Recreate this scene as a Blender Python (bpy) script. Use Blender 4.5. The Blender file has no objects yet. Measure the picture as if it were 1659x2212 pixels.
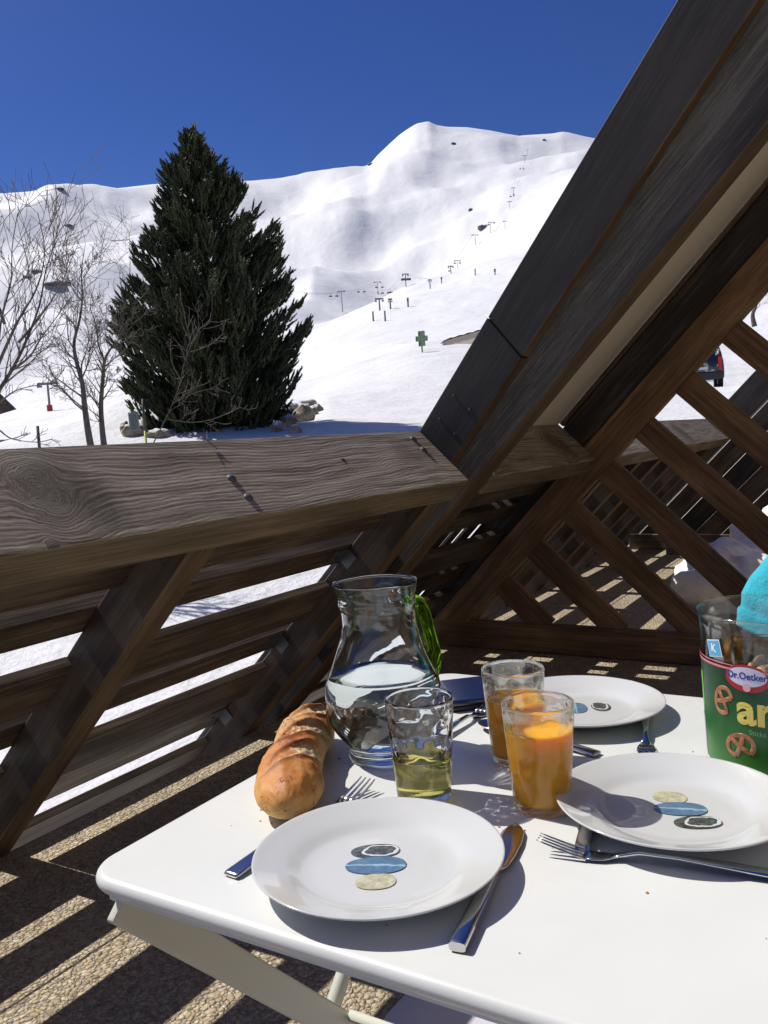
import bpy, bmesh, math, random
from math import sin, cos, tan, pi, radians, sqrt, atan2, exp
from mathutils import Vector, Matrix, noise
from mathutils.bvhtree import BVHTree

S = bpy.context.scene
COL = S.collection

# ------------------------------------------------------------------ camera
FPX, CXP, CYP = 1853.0, 829.5, 1106.0          # focal length and centre of the photograph (in 1659 x 2212 units)
PITCH, YAW, ROLL = radians(-4.6644), radians(31.3327), radians(3.5)
CAM = Vector((0.0, 0.0, 1.14))
fw = Vector((-sin(YAW)*cos(PITCH), cos(YAW)*cos(PITCH), sin(PITCH)))
r0 = Vector((cos(YAW), sin(YAW), 0.0)); u0 = r0.cross(fw)
RIGHT = r0*cos(ROLL) - u0*sin(ROLL); UPV = r0*sin(ROLL) + u0*cos(ROLL)
cd = bpy.data.cameras.new('camera'); cam = bpy.data.objects.new('camera', cd); COL.objects.link(cam)
cd.sensor_fit = 'VERTICAL'; cd.sensor_height = 36.0; cd.sensor_width = 27.0
cd.lens = FPX/2212.0*36.0; cd.clip_start = 0.02; cd.clip_end = 20000
MW = Matrix((RIGHT, UPV, -fw)).transposed().to_4x4(); MW.translation = CAM
cam.matrix_world = MW
S.camera = cam

# ------------------------------------------------------------------ world, sun, exposure
SUN_EL = radians(51.0); SUN_AZ = Vector((-cos(radians(2.2)), -sin(radians(2.2)), 0))   # horizontal direction towards the sun
w = bpy.data.worlds.new('World'); S.world = w; w.use_nodes = True
nt = w.node_tree; nt.nodes.clear()
sky = nt.nodes.new('ShaderNodeTexSky'); sky.sky_type = 'NISHITA'; sky.sun_disc = False
sky.sun_elevation = SUN_EL; sky.sun_rotation = atan2(SUN_AZ.x, SUN_AZ.y)
sky.altitude = 2500; sky.air_density = 1.0; sky.dust_density = 0.0; sky.ozone_density = 4.0
hs = nt.nodes.new('ShaderNodeHueSaturation'); hs.inputs['Hue'].default_value = 0.520; hs.inputs['Saturation'].default_value = 1.22; hs.inputs['Value'].default_value = 1.08
# bright pale aureole round the sun (behind the left edge of the picture)
SUND = (SUN_AZ*cos(SUN_EL) + Vector((0, 0, sin(SUN_EL)))).normalized()
tcw = nt.nodes.new('ShaderNodeTexCoord'); dt = nt.nodes.new('ShaderNodeVectorMath'); dt.operation = 'DOT_PRODUCT'
nt.links.new(tcw.outputs['Generated'], dt.inputs[0]); dt.inputs[1].default_value = SUND
mx0 = nt.nodes.new('ShaderNodeMath'); mx0.operation = 'MAXIMUM'; nt.links.new(dt.outputs['Value'], mx0.inputs[0]); mx0.inputs[1].default_value = 0.0
pw = nt.nodes.new('ShaderNodeMath'); pw.operation = 'POWER'; nt.links.new(mx0.outputs[0], pw.inputs[0]); pw.inputs[1].default_value = 16.0
gl = nt.nodes.new('ShaderNodeMix'); gl.data_type = 'RGBA'; gl.blend_type = 'ADD'
nt.links.new(pw.outputs[0], gl.inputs[0]); gl.inputs[7].default_value = (10.0, 8.8, 7.0, 1)
bg = nt.nodes.new('ShaderNodeBackground'); bg.inputs['Strength'].default_value = 0.080
wo = nt.nodes.new('ShaderNodeOutputWorld')
nt.links.new(sky.outputs[0], hs.inputs['Color']); nt.links.new(hs.outputs[0], gl.inputs[6]); nt.links.new(gl.outputs[2], bg.inputs['Color']); nt.links.new(bg.outputs[0], wo.inputs[0])
sd = bpy.data.lights.new('sun', 'SUN'); sd.energy = 5.0; sd.angle = radians(0.53); sd.color = (1.0, 0.955, 0.88)
sun = bpy.data.objects.new('sun', sd); COL.objects.link(sun)
sun.rotation_euler = SUND.to_track_quat('Z', 'Y').to_euler(); sun.location = (-6, 0, 9)
S.view_settings.view_transform = 'Standard'; S.view_settings.look = 'None'
S.view_settings.exposure = 0.0; S.view_settings.gamma = 1.0
S.cycles.use_denoising = True
S.cycles.max_bounces = 14; S.cycles.transmission_bounces = 12; S.cycles.transparent_max_bounces = 16
S.cycles.glossy_bounces = 6; S.cycles.diffuse_bounces = 4
S.cycles.sample_clamp_indirect = 6.0
S.cycles.caustics_reflective = False; S.cycles.caustics_refractive = True
try:
    sd.cycles.is_caustics_light = True
except Exception: pass

# ------------------------------------------------------------------ helpers
def ray(x, y):
    return RIGHT*((x-CXP)/FPX) + UPV*(-(y-CYP)/FPX) + fw
def at(x, y, axis, val):
    d = ray(x, y); t = (val-CAM[axis])/d[axis]; return CAM + d*t
def along(x, y, r):                      # point on that line of sight at horizontal distance r
    d = ray(x, y); return CAM + d*(r/sqrt(d.x*d.x+d.y*d.y))
def tag(o, label=None, cat=None, group=None, kind=None):
    if label: o['label'] = label
    if cat: o['category'] = cat
    if group: o['group'] = group
    if kind: o['kind'] = kind
    return o
def empty(name, loc, label, cat, group=None, rz=0.0):
    o = bpy.data.objects.new(name, None); COL.objects.link(o); o.location = loc
    o.rotation_euler = (0, 0, rz); o.empty_display_size = 0.05
    return tag(o, label, cat, group)
def rel(parent):                         # world -> parent space (parents are unscaled)
    if parent is None: return Matrix.Identity(4)
    m = Matrix.Translation(parent.location) @ parent.rotation_euler.to_matrix().to_4x4()
    if parent.parent: m = rel(parent.parent).inverted() @ m
    return m.inverted()
def mk(name, bm, mat, parent=None, M=None, smooth=False, local=False):
    me = bpy.data.meshes.new(name); bm.to_mesh(me); bm.free()
    if smooth: me.polygons.foreach_set('use_smooth', [True]*len(me.polygons))
    for m in (mat if isinstance(mat, (list, tuple)) else [mat]): me.materials.append(m)
    o = bpy.data.objects.new(name, me); COL.objects.link(o)
    M = M or Matrix.Identity(4)
    if parent:
        o.parent = parent
        if not local:
            P = Matrix.Identity(4); q = parent; chain = []
            while q: chain.append(q); q = q.parent
            for c in reversed(chain): P = P @ c.matrix_basis
            M = P.inverted() @ M
    o.matrix_basis = M
    return o
def box_bm(lx, ly, lz, bev=0.0, seg=1):
    bm = bmesh.new(); bmesh.ops.create_cube(bm, size=1.0)
    bmesh.ops.scale(bm, vec=(lx, ly, lz), verts=bm.verts)
    if bev > 0: bmesh.ops.bevel(bm, geom=bm.edges[:], offset=bev, segments=seg, affect='EDGES', profile=0.6)
    return bm
def frame(p0, p1, up):
    p0, p1 = Vector(p0), Vector(p1); x = (p1-p0).normalized(); z = (Vector(up) - x*Vector(up).dot(x)).normalized(); y = z.cross(x)
    M = Matrix((x, y, z)).transposed().to_4x4(); M.translation = (p0+p1)/2
    return M, (p1-p0).length
def beam(name, p0, p1, w, h, up, mat, parent=None, bev=0.003, label=None, seg=1):
    # board whose long axis runs p0..p1, h thick along `up`, w across
    M, L = frame(p0, p1, up)
    o = mk(name, box_bm(L, w, h, bev, seg), mat, parent, M)
    if label: o['label'] = label
    return o
def cyl_bm(r, h, n=24, r2=None, z0=0.0):
    bm = bmesh.new(); bmesh.ops.create_cone(bm, cap_ends=True, segments=n, radius1=r, radius2=r if r2 is None else r2, depth=h)
    bmesh.ops.translate(bm, vec=(0, 0, z0+h/2), verts=bm.verts); return bm
def lathe(prof, n=64, disp=None, bm=None):
    # prof: list of (r, z) ; closed at axis when r == 0
    bm = bm or bmesh.new(); rings = []
    for i, (r, z) in enumerate(prof):
        if r <= 1e-6: rings.append([bm.verts.new((0, 0, z))]); continue
        rg = []
        for k in range(n):
            a = 2*pi*k/n; rr = r + (disp(a, z, i) if disp else 0.0)
            rg.append(bm.verts.new((rr*cos(a), rr*sin(a), z)))
        rings.append(rg)
    for a, b in zip(rings[:-1], rings[1:]):
        for k in range(n):
            k2 = (k+1) % n
            if len(a) == 1 and len(b) == 1: continue
            if len(a) == 1: bm.faces.new((a[0], b[k2], b[k])) if False else bm.faces.new((a[0], b[k], b[k2]))
            elif len(b) == 1: bm.faces.new((a[k2], a[k], b[0]))
            else: bm.faces.new((a[k], b[k], b[k2], a[k2]))
    bmesh.ops.recalc_face_normals(bm, faces=bm.faces)
    return bm
def tube_bm(pts, rad, n=8, bm=None, caps=True):
    bm = bm or bmesh.new(); pts = [Vector(p) for p in pts]
    R = rad if isinstance(rad, (list, tuple)) else [rad]*len(pts)
    prev = None; rings = []
    for i, p in enumerate(pts):
        d = (pts[min(i+1, len(pts)-1)] - pts[max(i-1, 0)]).normalized()
        if prev is None:
            a = Vector((0, 0, 1)) if abs(d.z) < 0.9 else Vector((1, 0, 0)); u = d.cross(a).normalized()
        else:
            u = (prev - d*prev.dot(d)).normalized()
        prev = u; v = d.cross(u)
        rings.append([bm.verts.new(p + (u*cos(2*pi*k/n) + v*sin(2*pi*k/n))*R[i]) for k in range(n)])
    for a, b in zip(rings[:-1], rings[1:]):
        for k in range(n): bm.faces.new((a[k], a[(k+1) % n], b[(k+1) % n], b[k]))
    if caps:
        bm.faces.new(list(reversed(rings[0]))); bm.faces.new(rings[-1])
    return bm

# ------------------------------------------------------------------ materials
class NT:
    def __init__(s, name):
        s.m = bpy.data.materials.new(name); s.m.use_nodes = True; s.t = s.m.node_tree; s.t.nodes.clear()
        s.out = s.n('ShaderNodeOutputMaterial')
    def n(s, k, **kw):
        x = s.t.nodes.new(k)
        for a, b in kw.items(): setattr(x, a, b)
        return x
    def l(s, a, b): s.t.links.new(a, b)
    def put(s, sock, v):
        if hasattr(v, 'links') or isinstance(v, bpy.types.NodeSocket): s.l(v, sock)
        else: sock.default_value = v
    def math(s, op, a, b=0.0, c=0.0, clamp=False):
        x = s.n('ShaderNodeMath', operation=op); x.use_clamp = clamp
        s.put(x.inputs[0], a); s.put(x.inputs[1], b); s.put(x.inputs[2], c); return x.outputs[0]
    def obj(s): return s.n('ShaderNodeTexCoord').outputs['Object']
    def mapping(s, v, scale=(1, 1, 1), loc=(0, 0, 0), rot=(0, 0, 0)):
        x = s.n('ShaderNodeMapping'); s.l(v, x.inputs[0]); x.inputs['Scale'].default_value = scale
        x.inputs['Location'].default_value = loc; x.inputs['Rotation'].default_value = rot; return x.outputs[0]
    def noise(s, v, scale, detail=4, rough=0.55, dist=0.0):
        x = s.n('ShaderNodeTexNoise'); s.l(v, x.inputs['Vector']); x.inputs['Scale'].default_value = scale
        x.inputs['Detail'].default_value = detail; x.inputs['Roughness'].default_value = rough; x.inputs['Distortion'].default_value = dist
        return x.outputs['Fac']
    def ramp(s, f, stops, interp='LINEAR'):
        x = s.n('ShaderNodeValToRGB'); s.put(x.inputs[0], f); e = x.color_ramp; e.interpolation = interp
        while len(e.elements) < len(stops): e.elements.new(0.5)
        for i, (p, c) in enumerate(stops):
            e.elements[i].position = p; e.elements[i].color = (c[0], c[1], c[2], 1) if len(c) == 3 else c
        return x.outputs[0]
    def mix(s, f, a, b, blend='MIX'):
        x = s.n('ShaderNodeMix', data_type='RGBA', blend_type=blend); s.put(x.inputs[0], f)
        s.put(x.inputs[6], a if isinstance(a, bpy.types.NodeSocket) else (*a[:3], 1)); s.put(x.inputs[7], b if isinstance(b, bpy.types.NodeSocket) else (*b[:3], 1)); return x.outputs[2]
    def bump(s, h, strength, dist=0.002, nrm=None):
        x = s.n('ShaderNodeBump'); s.l(h, x.inputs['Height']); x.inputs['Strength'].default_value = strength; x.inputs['Distance'].default_value = dist
        if nrm: s.l(nrm, x.inputs['Normal'])
        return x.outputs[0]
    def pbr(s, color, rough=0.5, metal=0.0, normal=None, **kw):
        x = s.n('ShaderNodeBsdfPrincipled'); s.put(x.inputs['Base Color'], color if isinstance(color, bpy.types.NodeSocket) else (*color, 1))
        s.put(x.inputs['Roughness'], rough); s.put(x.inputs['Metallic'], metal)
        if normal: s.l(normal, x.inputs['Normal'])
        for k, v in kw.items(): s.put(x.inputs[k.replace('_', ' ')], v)
        s.l(x.outputs[0], s.out.inputs[0]); return x
def rnd_off(q):      # a per-object offset so that repeats do not share one pattern
    oi = q.n('ShaderNodeObjectInfo'); va = q.n('ShaderNodeVectorMath', operation='SCALE')
    cb = q.n('ShaderNodeCombineXYZ'); q.l(oi.outputs['Random'], cb.inputs[0]); q.l(oi.outputs['Random'], cb.inputs[1]); q.l(oi.outputs['Random'], cb.inputs[2])
    q.l(cb.outputs[0], va.inputs[0]); va.inputs['Scale'].default_value = 37.0
    add = q.n('ShaderNodeVectorMath', operation='ADD'); q.l(q.obj(), add.inputs[0]); q.l(va.outputs[0], add.inputs[1]); return add.outputs[0]
def wood(name, dark, mid, light, rough=0.75, bump=0.5, stain=0.4):
    q = NT(name); v = rnd_off(q)
    warp = q.noise(q.mapping(v, (1.2, 5, 5)), 2.0, 3)
    g = q.noise(q.mapping(v, (0.7, 26, 26)), 3.2, 7, 0.62, 1.2)
    fine = q.noise(q.mapping(v, (3.0, 260, 260)), 2.0, 4, 0.6)
    f = q.math('ADD', q.math('MULTIPLY', g, 0.62), q.math('MULTIPLY', fine, 0.38))
    f = q.math('ADD', f, q.math('MULTIPLY', q.math('SUBTRACT', warp, 0.5), 0.5))
    c = q.ramp(f, [(0.37, dark), (0.50, mid), (0.63, light)])
    big = q.noise(v, 2.2, 4, 0.6)
    c = q.mix(q.math('MULTIPLY', q.math('SUBTRACT', big, 0.45, clamp=True), stain*4, clamp=True), c, [x*0.45 for x in dark])
    h = q.math('ADD', q.math('MULTIPLY', g, 0.6), q.math('MULTIPLY', fine, 0.5))
    q.pbr(c, rough, 0, q.bump(h, bump, 0.003))
    return q.m
M_slat = wood('slat_wood', (0.040, 0.027, 0.018), (0.095, 0.066, 0.045), (0.20, 0.155, 0.115))
M_post = wood('post_wood', (0.032, 0.020, 0.013), (0.065, 0.043, 0.028), (0.105, 0.072, 0.047), bump=0.35)
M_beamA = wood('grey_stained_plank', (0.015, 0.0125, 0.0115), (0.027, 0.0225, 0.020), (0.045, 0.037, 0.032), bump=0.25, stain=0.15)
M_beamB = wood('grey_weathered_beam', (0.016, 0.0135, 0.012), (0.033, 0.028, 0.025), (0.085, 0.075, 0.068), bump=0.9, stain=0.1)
M_brown = wood('brown_lattice_wood', (0.095, 0.050, 0.024), (0.20, 0.110, 0.052), (0.32, 0.195, 0.105), bump=0.3)
M_under = wood('brown_under_wood', (0.06, 0.038, 0.021), (0.13, 0.085, 0.048), (0.22, 0.15, 0.09), bump=0.3)

def cap_material():
    q = NT('weathered_rail_wood'); v = q.obj()
    sx = q.n('ShaderNodeSeparateXYZ'); q.l(v, sx.inputs[0])
    wx = q.noise(q.mapping(v, (0.9, 2.2, 2.2)), 1.6, 2); 
    x, y = sx.outputs[0], q.math('ADD', sx.outputs[1], q.math('MULTIPLY', sx.outputs[2], 0.8))
    y = q.math('ADD', y, q.math('MULTIPLY', q.math('SUBTRACT', wx, 0.5), 0.075))
    psi = y; ringsum = None
    kn1 = q.noise(v, 14.0, 4, 0.6); kn2 = q.noise(q.mapping(v, (1, 1, 1), (3, 5, 1)), 12.0, 4, 0.6)
    for kx, ky, R in CAPKNOTS:
        dx = q.math('ADD', q.math('SUBTRACT', x, kx), q.math('MULTIPLY', q.math('SUBTRACT', kn1, 0.5), R*1.3)); dy = q.math('ADD', q.math('SUBTRACT', y, ky), q.math('MULTIPLY', q.math('SUBTRACT', kn2, 0.5), R*1.1))
        d2 = q.math('ADD', q.math('MULTIPLY', q.math('MULTIPLY', dx, dx), 1.7), q.math('MULTIPLY', dy, dy))
        d2c = q.math('MAXIMUM', d2, R*R)
        psi = q.math('SUBTRACT', psi, q.math('DIVIDE', q.math('MULTIPLY', dy, R*R*1.3), d2c))
        ins = q.math('LESS_THAN', d2, R*R)
        ring = q.math('MULTIPLY', ins, q.math('SQRT', d2))
        ringsum = (ring, ins) if ringsum is None else (q.math('ADD', ringsum[0], ring), q.math('ADD', ringsum[1], ins))
    inside = ringsum[1]
    cb = q.n('ShaderNodeCombineXYZ'); q.l(q.math('MULTIPLY', x, 0.55), cb.inputs[0])
    gcoord = q.math('ADD', q.math('MULTIPLY', psi, q.math('SUBTRACT', 1.0, inside)), q.math('MULTIPLY', ringsum[0], 1.8))
    q.l(q.math('MULTIPLY', gcoord, 17.0), cb.inputs[1])
    g = q.noise(cb.outputs[0], 4.2, 6, 0.6, 0.35)
    wv = q.math('SINE', q.math('ADD', q.math('MULTIPLY', gcoord, 620.0), q.math('MULTIPLY', q.noise(v, 9.0, 3), 16.0)))
    wv = q.math('MULTIPLY', q.math('ADD', wv, 1.0), 0.5)
    cb2 = q.n('ShaderNodeCombineXYZ'); q.l(q.math('MULTIPLY', x, 4.0), cb2.inputs[0]); q.l(q.math('MULTIPLY', gcoord, 320.0), cb2.inputs[1])
    fine = q.noise(cb2.outputs[0], 1.6, 4, 0.65)
    f = q.math('ADD', q.math('ADD', q.math('MULTIPLY', g, 0.48), q.math('MULTIPLY', fine, 0.40)), q.math('MULTIPLY', wv, 0.09))
    c = q.ramp(f, [(0.34, (0.055, 0.042, 0.032)), (0.43, (0.20, 0.162, 0.122)), (0.52, (0.38, 0.325, 0.255)), (0.63, (0.64, 0.575, 0.48))])
    patch = q.noise(v, 5.0, 5, 0.6)
    c = q.mix(q.math('MULTIPLY', q.math('SUBTRACT', patch, 0.5, clamp=True), 2.2, clamp=True), c, (0.10, 0.075, 0.06))
    crk = q.noise(q.mapping(v, (0.9, 42, 42)), 3.0, 5, 0.7, 0.4); crm = q.math('MULTIPLY', q.math('SUBTRACT', crk, 0.66, clamp=True), 14.0, clamp=True)
    c = q.mix(q.math('MULTIPLY', crm, 0.8), c, (0.02, 0.015, 0.011))
    ddx = q.math('SUBTRACT', x, 0.375); ddy = q.math('SUBTRACT', y, 0.01); dd = q.math('SQRT', q.math('ADD', q.math('MULTIPLY', ddx, ddx), q.math('MULTIPLY', q.math('MULTIPLY', ddy, ddy), 0.35)))
    stain = q.math('MULTIPLY', q.math('SUBTRACT', 0.075, q.math('ADD', dd, q.math('MULTIPLY', q.math('SUBTRACT', kn1, 0.5), 0.08)), clamp=True), 18.0, clamp=True)
    c = q.mix(q.math('MULTIPLY', stain, 0.6), c, (0.05, 0.036, 0.028))
    c = q.mix(q.math('MULTIPLY', inside, 0.45), c, (0.06, 0.045, 0.034))
    h = q.math('ADD', q.math('ADD', q.math('MULTIPLY', g, 0.7), q.math('MULTIPLY', fine, 0.5)), q.math('SUBTRACT', q.math('MULTIPLY', wv, 0.10), q.math('MULTIPLY', crm, 0.8)))
    q.pbr(c, 0.8, 0, q.bump(h, 0.85, 0.0022))
    return q.m
# knots in the cap, in the cap's own coordinates (x along the rail from its middle, y across)
CAPKNOTS = [(0.283, 0.053, 0.056), (0.222, -0.074, 0.015), (1.309, 0.020, 0.006), (1.075, -0.120, 0.010), (-0.6, 0.0, 0.03)]
M_cap = cap_material()
M_capface = wood('rail_side_wood', (0.10, 0.075, 0.046), (0.19, 0.148, 0.094), (0.29, 0.235, 0.16), bump=0.3, stain=0.25)

def simple(name, col, rough=0.5, metal=0.0, **kw):
    q = NT(name); q.pbr(col, rough, metal, **kw); return q.m
def pebble_floor():
    q = NT('exposed_aggregate'); v = q.obj()
    wn = q.n('ShaderNodeTexNoise'); q.l(v, wn.inputs['Vector']); wn.inputs['Scale'].default_value = 22; wn.inputs['Detail'].default_value = 3
    mv = q.n('ShaderNodeVectorMath', operation='MULTIPLY_ADD'); q.l(wn.outputs['Color'], mv.inputs[0]); mv.inputs[1].default_value = (0.020, 0.020, 0.020); q.l(v, mv.inputs[2])
    def layer(scale, off):
        m = q.mapping(mv.outputs[0], (1, 1, 1), off)
        vo = q.n('ShaderNodeTexVoronoi', voronoi_dimensions='2D', feature='F1'); q.l(m, vo.inputs['Vector']); vo.inputs['Scale'].default_value = scale; vo.inputs['Randomness'].default_value = 1.0
        sc = q.n('ShaderNodeSeparateColor'); q.l(vo.outputs['Color'], sc.inputs[0])
        size = q.math('ADD', q.math('MULTIPLY', sc.outputs[2], 0.30), 0.42)
        dome = q.math('SQRT', q.math('SUBTRACT', 1.0, q.math('POWER', q.math('DIVIDE', vo.outputs['Distance'], size), 2.0), clamp=True))
        return sc, dome
    s1, d1 = layer(76, (0, 0, 0)); s2, d2 = layer(140, (3.3, 1.7, 0))
    top = q.math('GREATER_THAN', q.math('ADD', d1, q.math('MULTIPLY', s1.outputs[1], 0.35)), q.math('ADD', q.math('MULTIPLY', d2, 0.75), 0.12))
    mixv = q.n('ShaderNodeMix', data_type='FLOAT'); q.l(top, mixv.inputs[0]); q.l(s2.outputs[0], mixv.inputs[2]); q.l(s1.outputs[0], mixv.inputs[3])
    c = q.ramp(mixv.outputs[0], [(0.0, (0.25, 0.195, 0.125)), (0.18, (0.44, 0.36, 0.24)), (0.4, (0.56, 0.465, 0.32)), (0.6, (0.46, 0.385, 0.27)), (0.76, (0.62, 0.54, 0.40)), (0.87, (0.28, 0.27, 0.25)), (0.94, (0.42, 0.30, 0.19)), (1.0, (0.68, 0.62, 0.52))])
    h = q.math('MAXIMUM', q.math('ADD', d1, q.math('MULTIPLY', s1.outputs[1], 0.35)), q.math('ADD', q.math('MULTIPLY', d2, 0.75), 0.12))
    mort = q.math('SUBTRACT', 1.0, q.math('MULTIPLY', h, 2.6, clamp=True)); c = q.mix(q.math('MULTIPLY', mort, 0.8), c, (0.24, 0.19, 0.13))
    fn = q.noise(v, 300, 3); c = q.mix(0.30, c, q.ramp(fn, [(0.3, (0.25, 0.22, 0.18)), (0.7, (0.75, 0.7, 0.6))]), 'OVERLAY')
    big = q.noise(v, 2.3, 5, 0.65); c = q.mix(q.math('MULTIPLY', q.math('SUBTRACT', big, 0.42, clamp=True), 1.3, clamp=True), c, (0.22, 0.18, 0.14))
    sx = q.n('ShaderNodeSeparateXYZ'); q.l(v, sx.inputs[0]); jn = q.math('ABSOLUTE', q.math('ADD', q.math('ADD', sx.outputs[0], 1.845), q.math('MULTIPLY', q.math('SUBTRACT', q.noise(v, 8, 3), 0.5), 0.012)))
    joint = q.math('LESS_THAN', jn, 0.004); c = q.mix(joint, c, (0.05, 0.04, 0.03)); h = q.math('SUBTRACT', h, q.math('MULTIPLY', joint, 0.8))
    q.pbr(c, 0.85, 0, q.bump(h, 1.0, 0.0085))
    return q.m
M_floor = pebble_floor()
def snow_mat(name, near):
    q = NT(name); v = q.obj()
    if near:
        h = q.math('ADD', q.math('MULTIPLY', q.noise(v, 1.1, 6, 0.62), 1.0), q.math('MULTIPLY', q.noise(v, 6.0, 4, 0.6), 0.18))
        nrm = q.bump(h, 0.5, 0.30)
        c = q.ramp(q.noise(v, 0.35, 5, 0.65), [(0.30, (0.64, 0.64, 0.64)), (0.62, (0.73, 0.735, 0.75))])
    else:
        h = q.math('ADD', q.noise(v, 0.02, 8, 0.62), q.math('MULTIPLY', q.noise(q.mapping(v, (1, 1, 0.35)), 0.10, 5, 0.7), 0.06)); nrm = q.bump(h, 0.32, 9.0); c = (0.73, 0.735, 0.76)
    q.pbr(c, 0.6, 0, nrm, Specular_IOR_Level=0.2)
    return q.m

def paint_white():
    q = NT('white_powder_coat'); v = q.obj()
    n = q.noise(v, 900, 2); c = q.ramp(q.noise(v, 6, 4), [(0.3, (0.645, 0.66, 0.635)), (0.7, (0.69, 0.70, 0.68))])
    sm = q.noise(q.mapping(v, (1, 2.2, 1)), 5.0, 6, 0.7, 0.6); sc_ = q.noise(q.mapping(v, (1, 1, 1), (0, 0, 0), (0, 0, 0.6)), 42.0, 4, 0.7)
    c = q.mix(q.math('MULTIPLY', q.math('SUBTRACT', sm, 0.52, clamp=True), 0.9, clamp=True), c, (0.56, 0.555, 0.53))
    q.pbr(c, q.math('ADD', 0.20, q.math('MULTIPLY', sm, 0.32)), 0, q.bump(q.math('ADD', n, q.math('MULTIPLY', sc_, 1.5)), 0.06, 0.0005), Coat_Weight=0.12); return q.m
M_white = paint_white()
M_leg = simple('cream_table_steel', (0.55, 0.57, 0.49), 0.4)
M_steel = simple('galvanised_steel', (0.34, 0.36, 0.38), 0.45, 0.8)
M_brk = simple('dull_zinc', (0.13, 0.145, 0.16), 0.55, 0.5)
M_bolt = simple('dull_bolt_steel', (0.11, 0.11, 0.12), 0.6, 0.5)
def cutlery_mat():
    q = NT('polished_cutlery_steel'); v = q.obj(); n = q.noise(q.mapping(v, (8, 60, 60)), 12, 3)
    q.pbr((0.62, 0.61, 0.60), q.math('ADD', q.math('MULTIPLY', n, 0.10), 0.07), 1.0, q.bump(n, 0.05, 0.0006)); return q.m
M_cut = cutlery_mat()
M_porc = simple('white_porcelain', (0.60, 0.61, 0.605), 0.12, Coat_Weight=0.6, Coat_Roughness=0.03)

# ------------------------------------------------------------------ chalet frame: everything lies along one slope
TH = radians(45.5)
T = Vector((cos(TH), 0, sin(TH))); N = Vector((-sin(TH), 0, cos(TH)))   # up the slope / out of the slope
REF = Vector((-1.366, 0, 0.921)); YA = Vector((0, 1, 0))
def sl(t, n, y): return REF + T*t + N*n + YA*y
def tz(z): return (z-1.0142)/0.7133           # slope coordinate of height z on the outer face of the posts
def slopebox(name, t0, t1, n0, n1, y0, y1, mat, parent, bev=0.003, axis='t', label=None):
    tm, nm, ym = (t0+t1)/2, (n0+n1)/2, (y0+y1)/2
    if axis == 't': return beam(name, sl(t0, nm, ym), sl(t1, nm, ym), abs(y1-y0), abs(n1-n0), N, mat, parent, bev, label)
    if axis == 'y': return beam(name, sl(tm, nm, y0), sl(tm, nm, y1), abs(n1-n0), abs(t1-t0), T, mat, parent, bev, label)
    return beam(name, sl(tm, n0, ym), sl(tm, n1, ym), abs(t1-t0), abs(y1-y0), YA, mat, parent, bev, label)
def recolor(o, test, idx):
    for p in o.data.polygons:
        if test(p.normal): p.material_index = idx

# floor
fl = mk('balcony_floor', box_bm(5.0, 12.0, 0.2, 0.004), M_floor, None, Matrix.Translation((0.22, 4.0, -0.1)))
fl['kind'] = 'structure'

WROWS = [(0.858, 1.020), (0.523, 0.652), (0.192, 0.325), (-0.15, -0.02)]
NROWS = [(0.711, 0.781), (0.372, 0.449), (0.028, 0.152)]
def bracket(t, y, parent):
    # flat fixing plate on the board, folded against the post
    o = slopebox('bracket', t-0.030, t+0.030, 0.1305, 0.1335, y-0.085, y-0.004, M_brk, parent, 0.0008)
    slopebox('bracket', t-0.030, t+0.030, 0.085, 0.1305, y-0.005, y-0.002, M_brk, parent, 0.0008)
    mk('bolt', cyl_bm(0.006, 0.006, 8), M_bolt, parent, Matrix.Translation(sl(t, 0.127, y-0.06)) @ (-N).to_track_quat('Z', 'Y').to_matrix().to_4x4())
def railing(y_posts, y0, y1, caps, segs, label, group, base_y):
    R = empty('wooden_railing', (-2.2, base_y, 0), label, 'railing', group)
    for y in y_posts:
        p = slopebox('post', tz(-0.28), 0.010, 0.0, 0.133, y, y+0.09, [M_post, M_under], R, 0.004)
        recolor(p, lambda n: n.z < -0.7, 1)
        b = cyl_bm(0.013, 0.014, 6); bb = cyl_bm(0.022, 0.003, 20)
        me = bpy.data.meshes.new('x'); bb.to_mesh(me); bb.free(); b.from_mesh(me)
        M = Matrix((T, N.cross(T)*-1, YA*-1)).transposed().to_4x4() if False else Matrix.Rotation(pi/2, 4, 'X')
        M = Matrix.Translation(sl(-0.062, 0.060, y)) @ M
        mk('bolt', b, M_bolt, R, M)
    for i, (za, zb) in enumerate(WROWS):
        for (a, b) in segs:
            slopebox('slat', tz(za), tz(zb), 0.100, 0.131, a+0.002, b-0.002, M_slat, R, 0.003, 'y')
    for i, (za, zb) in enumerate(NROWS):
        slopebox('slat', tz(za), tz(zb), 0.134, 0.235, y0, y1, M_slat, R, 0.003, 'y')
    for (a, b) in caps:
        c = slopebox('rail_cap', 0.012, 0.110, -0.012, 0.248, a, b, [M_cap, M_capface], R, 0.004, 'y')
        recolor(c, lambda n: n.z < 0.5, 1)
        xm = (a+b)/2
    return R
RB = railing([0.26, 1.40, 2.54], -1.2, 4.20, [(-1.16, 2.68), (2.905, 4.13)],
             [(-1.2, 0.26), (0.35, 1.40), (1.49, 2.54), (2.63, 2.76), (2.90, 4.19)],
             'grey weathered railing with a thick sloping handrail beside the table', None, 1.4)
for (za, zb) in NROWS: bracket(tz((za+zb)/2), 2.54, RB)
for (ya, yb) in ((2.905, 3.30), (3.304, 3.83), (3.885, 3.965), (4.035, 4.165)):
    slopebox('backing_board', -1.75, 0.010, 0.236, 0.252, ya, yb, M_slat, RB, 0.002)
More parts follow.
